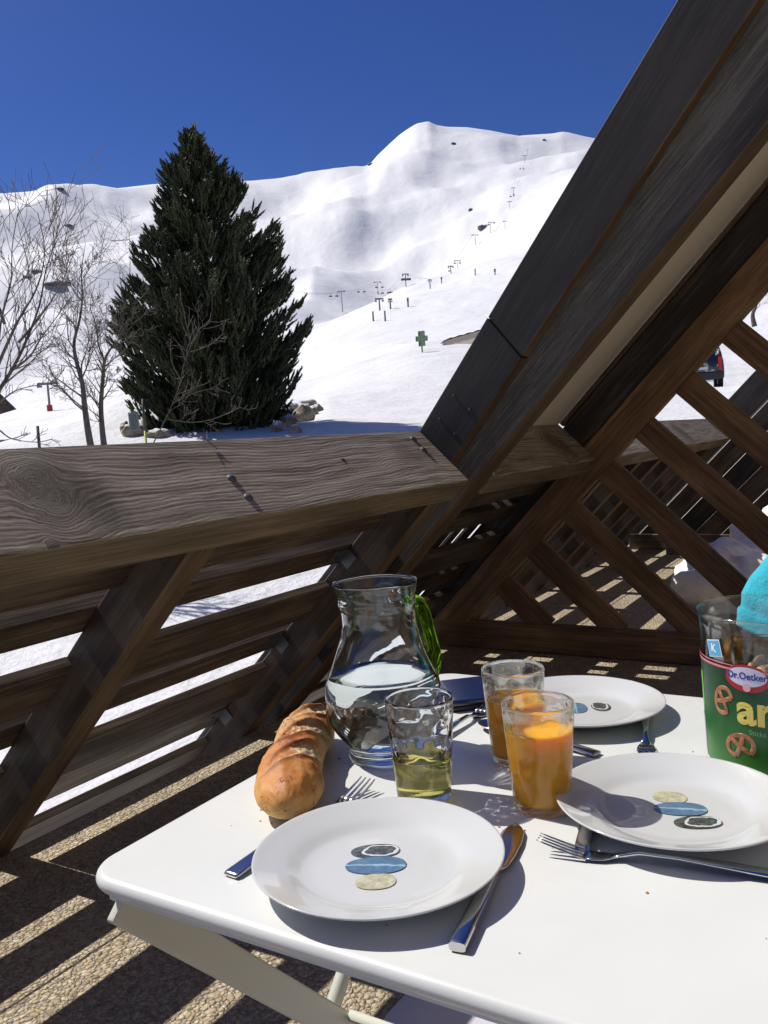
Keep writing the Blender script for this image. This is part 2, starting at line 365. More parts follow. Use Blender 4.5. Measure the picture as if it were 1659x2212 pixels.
# bolts on the handrail
def on_cap(x, y):
    d = ray(x, y); p0 = sl(0.110, 0, 0); return CAM + d*((p0-CAM).dot(T)/d.dot(T))
for (px, py, r, h) in ((500, 1034, 0.0125, 0.0085), (536, 1075, 0.0125, 0.0085), (893, 949, 0.014, 0.008), (915, 972, 0.014, 0.008)):
    P = on_cap(px, py)
    bm = bmesh.new(); bmesh.ops.create_uvsphere(bm, u_segments=20, v_segments=10, radius=r); bmesh.ops.scale(bm, vec=(1, 1, h/r), verts=bm.verts)
    M = T.to_track_quat('Z', 'Y').to_matrix().to_4x4(); M.translation = P
    mk('bolt_head', bm, M_bolt, RB, M, smooth=True)
P = on_cap(741, 993); M = T.to_track_quat('Z', 'Y').to_matrix().to_4x4(); M.translation = P
mk('knot_hole', box_bm(0.016, 0.009, 0.004, 0.001), simple('dark_hole', (0.02, 0.014, 0.01), 0.9), RB, M)
# splinter / dry pine twig lying on the rail
P0, P1, P2 = on_cap(428, 945), on_cap(445, 955), on_cap(470, 972)
bm = tube_bm([P0+T*0.012, P1+T*0.006, P2+T*0.002], [0.0008, 0.0015, 0.0012], 6)
tube_bm([P1+T*0.006, on_cap(442, 938)+T*0.012], [0.0013, 0.0005], 6, bm)
tag(mk('pine_twig', bm, simple('dry_twig', (0.16, 0.13, 0.10), 0.8)), 'tiny dry forked twig lying on the outer edge of the handrail', 'twig')

# neighbour's railing
PY = [4.66, 5.22, 5.78, 6.34, 6.90, 7.46]
RB2 = railing(PY, 4.22, 8.02, [(4.30, 7.95)], [(a+0.09 if a > 4.3 else 4.20, b) for a, b in zip([4.20]+PY, PY+[8.0])],
              'second weathered railing seen through the diagonal lattice screen', None, 6.0)

# roof: rafters, fascia plank, soffit
RF = empty('chalet_roof', (-2.2, 2.8, 0), 'dark timber roof slope rising from the handrail to the top right corner', 'roof')
def rafter(y0, y1, n1, tA=-1.8, tB=3.6, lab=None, mat=None):
    o = slopebox('rafter', tA, tB, 0.0, n1, y0, y1, [mat or M_beamB, M_under], RF, 0.004)
    recolor(o, lambda n: n.z < -0.7, 1)
    if lab: o['label'] = lab
    return o
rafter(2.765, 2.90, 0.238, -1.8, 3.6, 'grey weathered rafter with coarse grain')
rafter(8.02, 8.16, 0.238)
def fascia(pts, y0, y1, name, mat):
    bm = bmesh.new(); a = [bm.verts.new((p[0], y0, p[1])) for p in pts]; b = [bm.verts.new((p[0], y1, p[1])) for p in pts]
    bm.faces.new(a); bm.faces.new(list(reversed(b)))
    for i in range(4): bm.faces.new((a[i], b[i], b[(i+1) % 4], a[(i+1) % 4]))
    bmesh.ops.recalc_face_normals(bm, faces=bm.faces)
    bmesh.ops.bevel(bm, geom=bm.edges[:], offset=0.003, segments=1, affect='EDGES')
    # work in a frame whose x runs up the plank, so the grain does too
    d = Vector((pts[1][0]-pts[0][0], 0, pts[1][1]-pts[0][1])).normalized(); M, _ = frame(Vector((pts[0][0], y0, pts[0][1])), Vector((pts[0][0], y0, pts[0][1]))+d, -YA)
    bm.transform(M.inverted())
    o = mk(name, bm, [mat, M_under], RF, M); 
    mi = M.to_3x3(); 
    for p in o.data.polygons:
        wn = mi @ p.normal
        if wn.x > 0.5 and wn.z < -0.3: p.material_index = 1
    return o
def AY(x, y): p = at(x, y, 1, 2.69); return (p.x, p.z)
A0, A1 = AY(1462, 0), AY(912, 921); B0, B1 = AY(1636, 0), AY(985, 985)
def lerp2(a, b, f): return (a[0]+(b[0]-a[0])*f, a[1]+(b[1]-a[1])*f)
JA, JB = AY(1052, 686), AY(1125, 772)
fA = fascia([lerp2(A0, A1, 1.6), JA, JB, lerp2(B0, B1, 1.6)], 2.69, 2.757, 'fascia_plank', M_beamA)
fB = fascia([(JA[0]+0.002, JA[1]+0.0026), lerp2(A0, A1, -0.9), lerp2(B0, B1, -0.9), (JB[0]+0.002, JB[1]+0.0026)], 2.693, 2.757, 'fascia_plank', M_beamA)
for (px, py) in ((980, 854), (1014, 884), (949, 904), (982, 937)):
    P = at(px, py, 1, 2.69); mk('screw', cyl_bm(0.0048, 0.004, 14), M_bolt, RF, Matrix.Translation(P) @ Matrix.Rotation(pi/2, 4, 'X'))
def soffit_mat():
    q = NT('cream_soffit_board'); v = q.obj(); n = q.noise(v, 3, 4)
    q.pbr(q.ramp(n, [(0.3, (0.90, 0.88, 0.76)), (0.7, (0.93, 0.92, 0.82))]), 0.7); return q.m
slopebox('soffit_board', 0.02, 3.6, 0.250, 0.268, 2.905, 4.135, soffit_mat(), RF, 0.0)

# diagonal lattice screen between the two balconies
LS = empty('lattice_screen', (-0.8, 4.15, 0), 'brown diagonal lattice screen between the two balconies, behind the table', 'screen')
slopebox('top_rail', -1.30, 3.0, -0.076, 0.076, 4.12, 4.19, M_brown, LS, 0.004, label='reddish brown sloping top rail')
slopebox('side_board', -1.30, 3.2, 0.079, 0.224, 4.14, 4.20, M_beamB, LS, 0.004)
slopebox('trim_strip', 0.115, 3.2, 0.227, 0.249, 4.13, 4.17, M_under, LS, 0.002)
for u in (-1.46, -1.08, -0.69, -0.30, 0.083, 0.47, 0.885, 1.28, 1.67, 2.06):
    t = (u+0.445)/1.41421; n1 = (0.13-0.921-0.7133*t)/0.7009
    slopebox('lattice_slat', t-0.062, t+0.062, -0.074, n1, 4.135, 4.170, M_brown, LS, 0.003, 'n')
ES = empty('end_screen', (-0.9, 8.1, 0), 'dark boarded screen closing the far end of the neighbouring balcony', 'screen')
for i in range(14):
    n_ = -0.015-0.172*i; zt = 0.03; t_ = (zt-0.921-0.7009*n_)/0.7133
    slopebox('board', t_+0.05, t_+3.6, n_-0.169, n_, 8.03+0.02*(i % 2), 8.06+0.02*(i % 2), [M_slat, M_beamB, M_post][i % 3], ES, 0.003)
beam('bottom_rail', (-2.2, 8.00, 0.07), (1.4, 8.00, 0.07), 0.05, 0.14, (0, 0, 1), M_slat, ES, 0.003)
beam('bottom_rail', (-2.26, 4.15, 0.078), (1.6, 4.15, 0.078), 0.06, 0.146, (0, 0, 1), M_brown, LS, 0.004)

# ------------------------------------------------------------------ terrain (polar sheet around the chalet, heights in metres)
def azel(x, y):
    d = ray(x, y); return atan2(-d.x, d.y), d.z/sqrt(d.x*d.x+d.y*d.y)      # azimuth measured left of +Y
CURVES = [
 (22,  [(-500, 990), (0, 968), (300, 958), (600, 938), (900, 928), (1300, 920), (1700, 910), (2300, 880)]),
 (34,  [(-500, 1010), (-60, 965), (0, 951), (75, 932), (150, 903), (250, 857), (320, 840), (450, 855), (640, 893), (720, 872), (800, 865), (900, 858), (1000, 850), (1300, 850), (1560, 850), (1700, 835), (2300, 800)]),
 (60,  [(-500, 1000), (0, 962), (110, 950), (300, 905), (640, 845), (800, 790), (912, 757), (1000, 748), (1300, 765), (1480, 800), (1600, 806), (1700, 800), (2300, 700)]),
 (150, [(-500, 930), (0, 902), (110, 886), (300, 860), (640, 780), (800, 735), (912, 722), (1000, 712), (1300, 690), (1600, 640), (1700, 625), (2300, 560)]),
 (430, [(-500, 830), (0, 790), (300, 740), (640, 690), (740, 668), (820, 640), (880, 614), (950, 590), (1030, 562), (1100, 536), (1200, 500), (1400, 450), (1700, 500), (2300, 470)]),
 (500, [(-500, 825), (0, 785), (300, 735), (640, 694), (740, 680), (820, 662), (880, 636), (950, 606), (1030, 572), (1100, 540), (1200, 500), (1400, 440), (1700, 490), (2300, 460)]),
 (800, [(-500, 640), (0, 612), (110, 608), (300, 600), (500, 592), (640, 585), (720, 580), (800, 582), (900, 560), (960, 540), (1050, 500), (1150, 450), (1250, 400), (1400, 380), (1700, 450), (2300, 430)]),
 (1080,[(-500, 510), (0, 500), (300, 488), (500, 478), (640, 460), (750, 440), (800, 445), (900, 420), (1000, 398), (1100, 372), (1250, 350), (1400, 350), (1700, 430), (2300, 420)]),
 (1500,[(-500, 425), (0, 418), (60, 414), (105, 407), (135, 409), (180, 416), (240, 408), (330, 398), (400, 393), (540, 391), (640, 383), (720, 368), (785, 360), (800, 354), (815, 336), (840, 312), (862, 292), (880, 279), (900, 267), (925, 262), (942, 270), (965, 274), (1010, 275), (1060, 282), (1095, 289), (1120, 293), (1150, 291), (1185, 289), (1215, 286), (1245, 293), (1280, 303), (1340, 318), (1500, 360), (1700, 420), (2300, 430)]),
]
CV = []
for r, pts in CURVES:
    CV.append((r, sorted([azel(*p) for p in pts])))
def interp(tab, x):
    if x <= tab[0][0]: return tab[0][1]
    if x >= tab[-1][0]: return tab[-1][1]
    lo, hi = 0, len(tab)-1
    while hi-lo > 1:
        m = (lo+hi)//2
        if tab[m][0] <= x: lo = m
        else: hi = m
    f = (x-tab[lo][0])/(tab[hi][0]-tab[lo][0])
    return tab[lo][1]*(1-f) + tab[hi][1]*f
def hermite(xs, ys, x):
    # monotone-ish cubic through (xs, ys)
    n = len(xs)
    if x <= xs[0]: return ys[0]
    if x >= xs[-1]: return ys[-1]
    i = 0
    while xs[i+1] < x: i += 1
    def slope(j):
        if j == 0: return (ys[1]-ys[0])/(xs[1]-xs[0])
        if j == n-1: return (ys[-1]-ys[-2])/(xs[-1]-xs[-2])
        a = (ys[j]-ys[j-1])/(xs[j]-xs[j-1]); b = (ys[j+1]-ys[j])/(xs[j+1]-xs[j])
        return 0 if a*b <= 0 else 2*a*b/(a+b)
    h = xs[i+1]-xs[i]; u = (x-xs[i])/h; m0, m1 = slope(i)*h, slope(i+1)*h
    return (2*u**3-3*u*u+1)*ys[i] + (u**3-2*u*u+u)*m0 + (-2*u**3+3*u*u)*ys[i+1] + (u**3-u*u)*m1
RID = dict()
def build_terrain():
    az0, az1, NA = radians(-62), radians(95), 860
    rs = []; r = 2.6
    while r < 1500: rs.append(r); r *= 1.0215 if r > 20 else 1.05
    rs += [1500, 1530, 1600, 1750, 2100, 3000, 5000]
    bm = bmesh.new(); grid = []
    dist = [c[0] for c in CV]
    for j in range(NA+1):
        az = az0 + (az1-az0)*j/NA
        zs = [1.14 + (hermite([p[0] for p in c[1]], [p[1] for p in c[1]], az) if c[0] < 1400 else interp(c[1], az))*c[0] for c in CV]
        lx = [math.log(2.5), math.log(8), math.log(14)] + [math.log(d) for d in dist]
        # heights blended in log distance; beyond the ridge the ground falls away
        near = [-1.25, -1.15, -0.25]
        ys = near + zs
        col = []
        for r in rs:
            if r <= 1500: z = hermite(lx, ys, math.log(r))
            else: z = zs[-1] - (r-1500)*0.45
            x, y = -sin(az)*r, cos(az)*r
            if 2.6 < r:
                a = min(1.0, max(0.0, (1500-r)/260.0)) if r <= 1500 else 0.0
                k = 0.0
                if r > 90:
                    m = noise.fractal(Vector((x/330.0, y/330.0, 3.1)), 1.0, 2.0, 2)
                    m2 = noise.fractal(Vector((x/110.0, y/110.0, 8.1)), 1.0, 2.1, 3)
                    rg = 1-abs(noise.noise(Vector((x/210.0+2.0, y/210.0, 9.3))))*2.2
                    k = (m*34.0 + m2*12.0 + noise.fractal(Vector((x/46.0, y/46.0, 4.4)), 1.0, 2.1, 3)*2.6 + (rg-0.4)*17.0)*min(1, (r-90)/600.0)
                k2 = noise.fractal(Vector((x*0.12, y*0.12, 1.7)), 1.0, 2.0, 4)*(min(0.30, r*0.008) if r < 200 else 0.5)
                z += k*a + k2*(a if r > 60 else 1.0)
            col.append(bm.verts.new((x, y, z)))
        grid.append(col)
    for j in range(NA):
        for i in range(len(rs)-1):
            f = bm.faces.new((grid[j][i], grid[j][i+1], grid[j+1][i+1], grid[j+1][i])); f.smooth = True
            f.material_index = 0 if rs[i] < 70 else 1
    bmesh.ops.recalc_face_normals(bm, faces=bm.faces)
    if bm.faces[len(bm.faces)//2].normal.z < 0: bmesh.ops.reverse_faces(bm, faces=bm.faces[:])
    bvh = BVHTree.FromBMesh(bm)
    o = mk('snow_mountain', bm, [snow_mat('near_snow', True), snow_mat('mountain_snow', False)]); o['kind'] = 'structure'
    return bvh
TERR = build_terrain()
# ground behind and beside the chalet
def back_ground():
    bm = bmesh.new(); bmesh.ops.create_grid(bm, x_segments=40, y_segments=40, size=60)
    for v in bm.verts:
        v.co.z = -1.32 + 0.0*v.co.x
    bmesh.ops.delete(bm, geom=[v for v in bm.verts if v.co.y > 1.0 and v.co.x < 2.0], context='VERTS')
    o = mk('snow_ground', bm, snow_mat('ground_snow', True)); o['kind'] = 'structure'
back_ground()
def ground_hit(x, y):
    d = ray(x, y).normalized(); h = TERR.ray_cast(CAM + d*2.0, d, 6000)
    return h[0]
def ground_z(x, y):
    h = TERR.ray_cast(Vector((x, y, 900)), Vector((0, 0, -1)), 2000)
    return h[0].z if h[0] else -1.2

# ------------------------------------------------------------------ table
TZ = 0.72
TB = empty('folding_table', (-0.31, 0.95, 0), 'white folding metal table laid for lunch', 'table')
def round_rect(x0, x1, y0, y1, r, n=10):
    pts = []
    for cx, cy, a0 in ((x1-r, y1-r, 0), (x0+r, y1-r, pi/2), (x0+r, y0+r, pi), (x1-r, y0+r, 1.5*pi)):
        for k in range(n+1):
            a = a0 + pi/2*k/n; pts.append((cx+r*cos(a), cy+r*sin(a), cos(a), sin(a)))
    return pts
def table_top():
    bm = bmesh.new(); R = round_rect(-0.731, 0.10, 0.549, 1.350, 0.047, 12)
    RR = 0.009
    prof = [(-RR, 0.0)]                      # (offset outward, height below top)
    for k in range(1, 10):
        a = pi/2 + 0 - pi*k/9*0.97; prof.append((-RR + RR*cos(a), -RR + RR*sin(a)))
    prof += [(-0.014, -0.022), (-0.012, -0.026), (-0.016, -0.029), (-0.05, -0.029)]
    rings = [[bm.verts.new((x+nx*o, y+ny*o, TZ+z)) for x, y, nx, ny in R] for o, z in prof]
    bm.faces.new(rings[0]); n = len(R)
    for a, b in zip(rings[:-1], rings[1:]):
        for k in range(n): bm.faces.new((a[k], b[k], b[(k+1) % n], a[(k+1) % n]))
    bot = [bm.verts.new((v.co.x, v.co.y, TZ-0.004)) for v in rings[-1]]
    for k in range(n): bm.faces.new((rings[-1][k], bot[k], bot[(k+1) % n], rings[-1][(k+1) % n]))
    bm.faces.new(list(reversed(bot)))
    bmesh.ops.recalc_face_normals(bm, faces=bm.faces)
    o = mk('table_top', bm, M_white, TB, smooth=True)
    m = o.modifiers.new('es', 'EDGE_SPLIT'); m.split_angle = radians(40)
table_top()
def leg(p0, p1, w=0.042, h=0.012):
    beam('leg', p0, p1, h, w, (0, 0.6, 1), M_leg, TB, 0.004, seg=3)
for X in (-0.700, 0.072):
    leg((X, 0.575, 0.683), (X, 1.235, 0.012)); 
    mk('leg', tube_bm([(X-0.018, 1.325, 0.683), (X-0.018, 0.62, 0.012)], 0.0115, 14), M_leg, TB, smooth=True)
mk('crossbar', tube_bm([(-0.69, 0.955, 0.32), (0.06, 0.955, 0.32)], 0.008, 12), M_leg, TB, smooth=True)
beam('hinge_bar', (-0.712, 0.58, 0.680), (-0.712, 1.32, 0.680), 0.022, 0.010, (0, 0, 1), M_leg, TB, 0.003)

# ------------------------------------------------------------------ plates with a print of three pebbles
def plate_mesh():
    prof = [(0, 0.0062), (0.03, 0.0060), (0.060, 0.0060), (0.074, 0.0066), (0.080, 0.0085), (0.086, 0.0118), (0.094, 0.0150), (0.106, 0.0188), (0.117, 0.0222), (0.1212, 0.0238),
            (0.1228, 0.0240), (0.1230, 0.0228), (0.1216, 0.0214), (0.110, 0.0172), (0.096, 0.0126), (0.086, 0.0080), (0.074, 0.0032), (0.071, 0.0), (0.066, 0.0), (0.065, 0.0028), (0, 0.0030)]
    return lathe(prof, 96)
def pebble_mat(name, base, spot, vein, veinw=0.0, freq=90):
    q = NT(name); v = q.obj(); n = q.noise(v, 110, 6, 0.75, 0.5); c = q.ramp(n, [(0.36, base), (0.62, spot)])
    if vein:
        sx = q.n('ShaderNodeSeparateXYZ'); q.l(v, sx.inputs[0]); nn = q.noise(v, 45, 3)
        if veinw > 0:     # a band running along the stone
            d = q.math('ABSOLUTE', q.math('ADD', q.math('ADD', sx.outputs[1], q.math('MULTIPLY', sx.outputs[0], 0.10)), q.math('MULTIPLY', q.math('SUBTRACT', nn, 0.5), 0.012)))
            c = q.mix(q.math('LESS_THAN', d, veinw), c, vein)
        else:             # a ring vein around one end
            dx = q.math('SUBTRACT', sx.outputs[0], 0.005); e = q.math('SQRT', q.math('ADD', q.math('MULTIPLY', q.math('MULTIPLY', dx, dx), 0.42), q.math('MULTIPLY', sx.outputs[1], sx.outputs[1])))
            e = q.math('ADD', e, q.math('MULTIPLY', q.math('SUBTRACT', nn, 0.5), 0.011))
            c = q.mix(q.math('LESS_THAN', q.math('ABSOLUTE', q.math('SUBTRACT', e, 0.0112)), q.math('MULTIPLY', nn, 0.0021)), c, vein)
    q.pbr(c, 0.15, 0, Coat_Weight=0.6, Coat_Roughness=0.03); return q.m
PB_D = pebble_mat('dark_pebble_print', (0.018, 0.024, 0.030), (0.12, 0.13, 0.12), (0.62, 0.66, 0.66), -1)
PB_B = pebble_mat('blue_pebble_print', (0.075, 0.15, 0.25), (0.13, 0.23, 0.34), (0.30, 0.48, 0.58), 0.0013)
PB_Y = pebble_mat('yellow_pebble_print', (0.36, 0.34, 0.19), (0.62, 0.60, 0.44), None)
PL0 = None
def plate(cx, cy, rot, pebs, label, z=TZ, tilt=(0, 0)):
    global PL0
    R = empty('plate', (cx, cy, z), label, 'plate', 'white plates with a pebble print')
    R.rotation_euler = (tilt[0], tilt[1], rot)
    if PL0 is None:
        PL0 = mk('dish', plate_mesh(), M_porc, R, smooth=True, local=True)
    else:
        o = PL0.copy(); COL.objects.link(o); o.parent = R
    k = 0
    for (px, py, a, L, W, m) in pebs:
        k += 1
        bm = bmesh.new(); vs = []
        for i in range(48):
            t = 2*pi*i/48; e = 0.92
            vs.append((L/2*(abs(cos(t))**e)*(1 if cos(t) > 0 else -1), W/2*(abs(sin(t))**e)*(1 if sin(t) > 0 else -1)*(1+0.06*cos(t))))
        top = [bm.verts.new((x, y, 0.0003)) for x, y in vs]; bot = [bm.verts.new((x, y, 0)) for x, y in vs]
        bm.faces.new(top)
        for i in range(48): bm.faces.new((top[i], bot[i], bot[(i+1) % 48], top[(i+1) % 48]))
        M = Matrix.Translation((px, py, 0.00625+0.0002*k)) @ Matrix.Rotation(a, 4, 'Z')
        mk('pebble_print', bm, m, R, M, local=True)
    return R
a = atan2(0.0265, 0.053)
plate(-0.443, 0.678, 0, [(-0.020, 0.0255, atan2(0.026, 0.045), 0.050, 0.029, PB_D), (0.012, -0.0265, atan2(0.022, 0.032), 0.039, 0.029, PB_Y), (-0.004, 0.000, atan2(0.030, 0.053), 0.060, 0.034, PB_B)],
      'white plate nearest the front edge of the table, pebbles stacked in its middle')
plate(-0.214, 0.907, 0, [(-0.011, 0.032, atan2(0.010, 0.034), 0.037, 0.030, PB_Y), (0.029, -0.019, atan2(0.025, 0.043), 0.049, 0.029, PB_D), (0.006, 0.006, atan2(0.020, 0.052), 0.055, 0.033, PB_B)],
      'white plate crossed by a glass shadow beside the orange juice, fork handle at its edge', TZ+0.003)
plate(-0.415, 1.205, 0, [(0.025, 0.024, atan2(0.9, -0.5), 0.040, 0.028, PB_D), (-0.008, 0.006, atan2(0.9, -0.5), 0.050, 0.034, PB_B), (-0.038, -0.010, atan2(0.9, -0.5), 0.040, 0.028, PB_Y)],
      'white plate at the far end of the table, half hidden behind the juice glasses')

# ------------------------------------------------------------------ glass things
def glass_mat(name, col=(1, 1, 1), ior=1.45, rough=0.0, clear=0.0):
    q = NT(name); g = q.n('ShaderNodeBsdfGlass'); g.inputs['Color'].default_value = (*col, 1); g.inputs['IOR'].default_value = ior; g.inputs['Roughness'].default_value = rough
    if clear > 0:     # part of the light goes straight through, so that the glass throws a half-light shadow
        t = q.n('ShaderNodeBsdfTransparent'); t.inputs[0].default_value = (*col, 1); mx = q.n('ShaderNodeMixShader'); mx.inputs[0].default_value = clear
        q.l(g.outputs[0], mx.inputs[1]); q.l(t.outputs[0], mx.inputs[2]); q.l(mx.outputs[0], q.out.inputs[0])
    else: q.l(g.outputs[0], q.out.inputs[0])
    return q.m
M_glass = glass_mat('clear_glass', (0.995, 1.0, 0.998))
M_glassj = glass_mat('clear_juice_glass', (0.998, 1.0, 0.998), clear=0.30)
M_jugglass = glass_mat('blue_tinted_glass', (0.975, 0.994, 0.998))
M_green = glass_mat('green_glass', (0.46, 0.70, 0.14))
M_water = glass_mat('water', (0.99, 0.998, 1.0), 1.333)
M_wine = glass_mat('pale_wine', (1.0, 0.935, 0.50), 1.34)
def juice_mat():
    q = NT('orange_juice'); v = q.obj(); n = q.noise(v, 40, 4)
    c = q.ramp(n, [(0.3, (0.95, 0.38, 0.002)), (0.7, (1.0, 0.47, 0.008))])
    q.pbr(c, 0.25, 0, Subsurface_Weight=0.9, Subsurface_Radius=(1.0, 0.5, 0.1), Subsurface_Scale=0.018); return q.m
M_juice = juice_mat()
def caustic(o):
    try: o.cycles.is_caustics_caster = True
    except Exception: pass
def tumbler(cx, cy, rot, level, liq, label, dz=0.0):
    H, R1, R0, wl = 0.122, 0.0405, 0.0315, 0.0030
    def rad(z): return R0 + (R1-R0)*(z/H)
    def dimple(a, z, i):
        s = 0.0; rowh = 0.019
        for row in range(4):
            zc = 0.103 - row*rowh; off = (row % 2)*pi/9
            for k in range(9):
                da = (a - off - 2*pi*k/9 + pi) % (2*pi) - pi
                d2 = (da*0.036/0.0098)**2 + ((z-zc)/0.0085)**2
                if d2 < 6: s += exp(-d2*1.1)
        return s
    R = empty('drinking_glass', (cx, cy, TZ+dz), label, 'glass', 'dimpled drinking glasses', rot)
    outer = [(0, 0.0006), (0.024, 0.0006), (0.029, 0.0), (0.0312, 0.0012)] + [(rad(z), z) for z in [0.003+i*(H-0.005)/46 for i in range(47)]] + [(rad(H)-0.0006, H-0.0006), (rad(H)-0.0013, H)]
    inner = [(rad(H)-0.0021, H-0.0006)] + [(rad(z)-wl, z) for z in [H-0.002-i*(H-0.014)/46 for i in range(47)]] + [(R0-0.005, 0.0095), (0.02, 0.0082), (0, 0.0080)]
    no = len(outer)
    def disp(a, z, i):
        if i < no: return 0.00035*dimple(a, z, i) if 0.03 < z < 0.115 else 0.0
        return 0.0022*dimple(a, z, i) if 0.03 < z < 0.115 else 0.0
    g = mk('glass_wall', lathe(outer+inner, 108, disp), M_glassj if liq is M_juice else M_glass, R, smooth=True, local=True); caustic(g)
    if liq:
        prof = [(0, 0.0079), (0.02, 0.0081), (R0-0.0049, 0.0094)] + [(rad(z)-wl+0.0002, z) for z in [0.0122+i*(level-0.0122)/24 for i in range(25)]] + [(rad(level)-wl-0.0012, level-0.0008), (0.018, level-0.0011), (0, level-0.0011)]
        l = mk('drink', lathe(prof, 108, lambda a, z, i: (0.0022*dimple(a, z, i) if 0.03 < z < 0.115 and i < 28 else 0)), liq, R, smooth=True, local=True)
        if liq is not M_juice: caustic(l)
        else: l.cycles.is_caustics_receiver = True
    return R
tumbler(-0.487, 0.852, 0.3, 0.052, M_wine, 'dimpled glass with a little pale yellow wine, behind the nearest plate')
tumbler(-0.352, 0.882, 0.9, 0.092, M_juice, 'front glass of orange juice, filled nearly to the rim')
tumbler(-0.432, 1.003, 1.7, 0.083, M_juice, 'glass of orange juice standing behind the fuller juice glass')

def jug():
    R = empty('water_jug', (-0.600, 0.955, TZ), 'clear glass water jug with a green glass handle', 'jug')
    ctl = [(0.0, 0.048), (0.004, 0.0525), (0.010, 0.0495), (0.018, 0.0505), (0.030, 0.0600), (0.048, 0.0715), (0.068, 0.0780), (0.085, 0.0785), (0.100, 0.0765), (0.121, 0.0685), (0.146, 0.0590), (0.165, 0.0530), (0.185, 0.0500), (0.203, 0.0502), (0.209, 0.0525), (0.214, 0.0512), (0.224, 0.0525), (0.236, 0.0548)]
    zs = [c[0] for c in ctl]; rsr = [c[1] for c in ctl]
    prof = [(0, 0.002), (0.040, 0.002)]
    Z = [0.0 + i*0.236/70 for i in range(71)]
    for z in Z: prof.append((hermite(zs, rsr, z), z))
    prof.append((0.0540, 0.2375)); no = len(prof)
    for z in reversed([z for z in Z if z > 0.012]): prof.append((hermite(zs, rsr, z)-0.0028, z))
    prof += [(0.036, 0.0115), (0, 0.0105)]
    def wob(a, z, i): return 0.0006*sin(3*a+z*40)+0.0004*sin(7*a+1.3+z*90)
    def spout(a, z, i):
        s = wob(a, z, i)
        if z > 0.212:
            d = (a - radians(205) + pi) % (2*pi) - pi; s += 0.0045*exp(-(d/0.33)**2)*((z-0.212)/0.025)
        return s
    caustic(mk('glass_body', lathe(prof, 128, spout), M_jugglass, R, smooth=True, local=True))
    lv = 0.112
    wp = [(0, 0.0104), (0.036, 0.0114)] + [(hermite(zs, rsr, z)-0.0026, z) for z in [0.0135+i*(lv-0.0135)/40 for i in range(41)]] + [(hermite(zs, rsr, lv)-0.0045, lv-0.0012), (0.05, lv-0.0016), (0, lv-0.0016)]
    caustic(mk('water', lathe(wp, 128, wob), M_water, R, smooth=True, local=True))
    ha = radians(63); hd = Vector((cos(ha), sin(ha), 0))
    pts = []
    ctrl = [(0.050, 0.199), (0.058, 0.201), (0.067, 0.196), (0.073, 0.184), (0.078, 0.165), (0.083, 0.145), (0.0865, 0.125), (0.085, 0.108), (0.077, 0.096)]
    for (r, z) in ctrl: pts.append(hd*r + Vector((0, 0, z)))
    fine = []
    for i in range(len(pts)-1):
        p0, p1, p2, p3 = pts[max(i-1, 0)], pts[i], pts[i+1], pts[min(i+2, len(pts)-1)]
        for k in range(5):
            u = k/5.0; fine.append(0.5*((2*p1) + (p2-p0)*u + (2*p0-5*p1+4*p2-p3)*u*u + (3*p1-p0-3*p2+p3)*u**3))
    fine.append(pts[-1]); n = len(fine)
    caustic(mk('handle', tube_bm(fine, [0.0108-0.002*sin(pi*i/(n-1))+ (0.002 if i < 3 or i > n-4 else 0) for i in range(n)], 32), M_green, R, smooth=True, local=True))
jug()

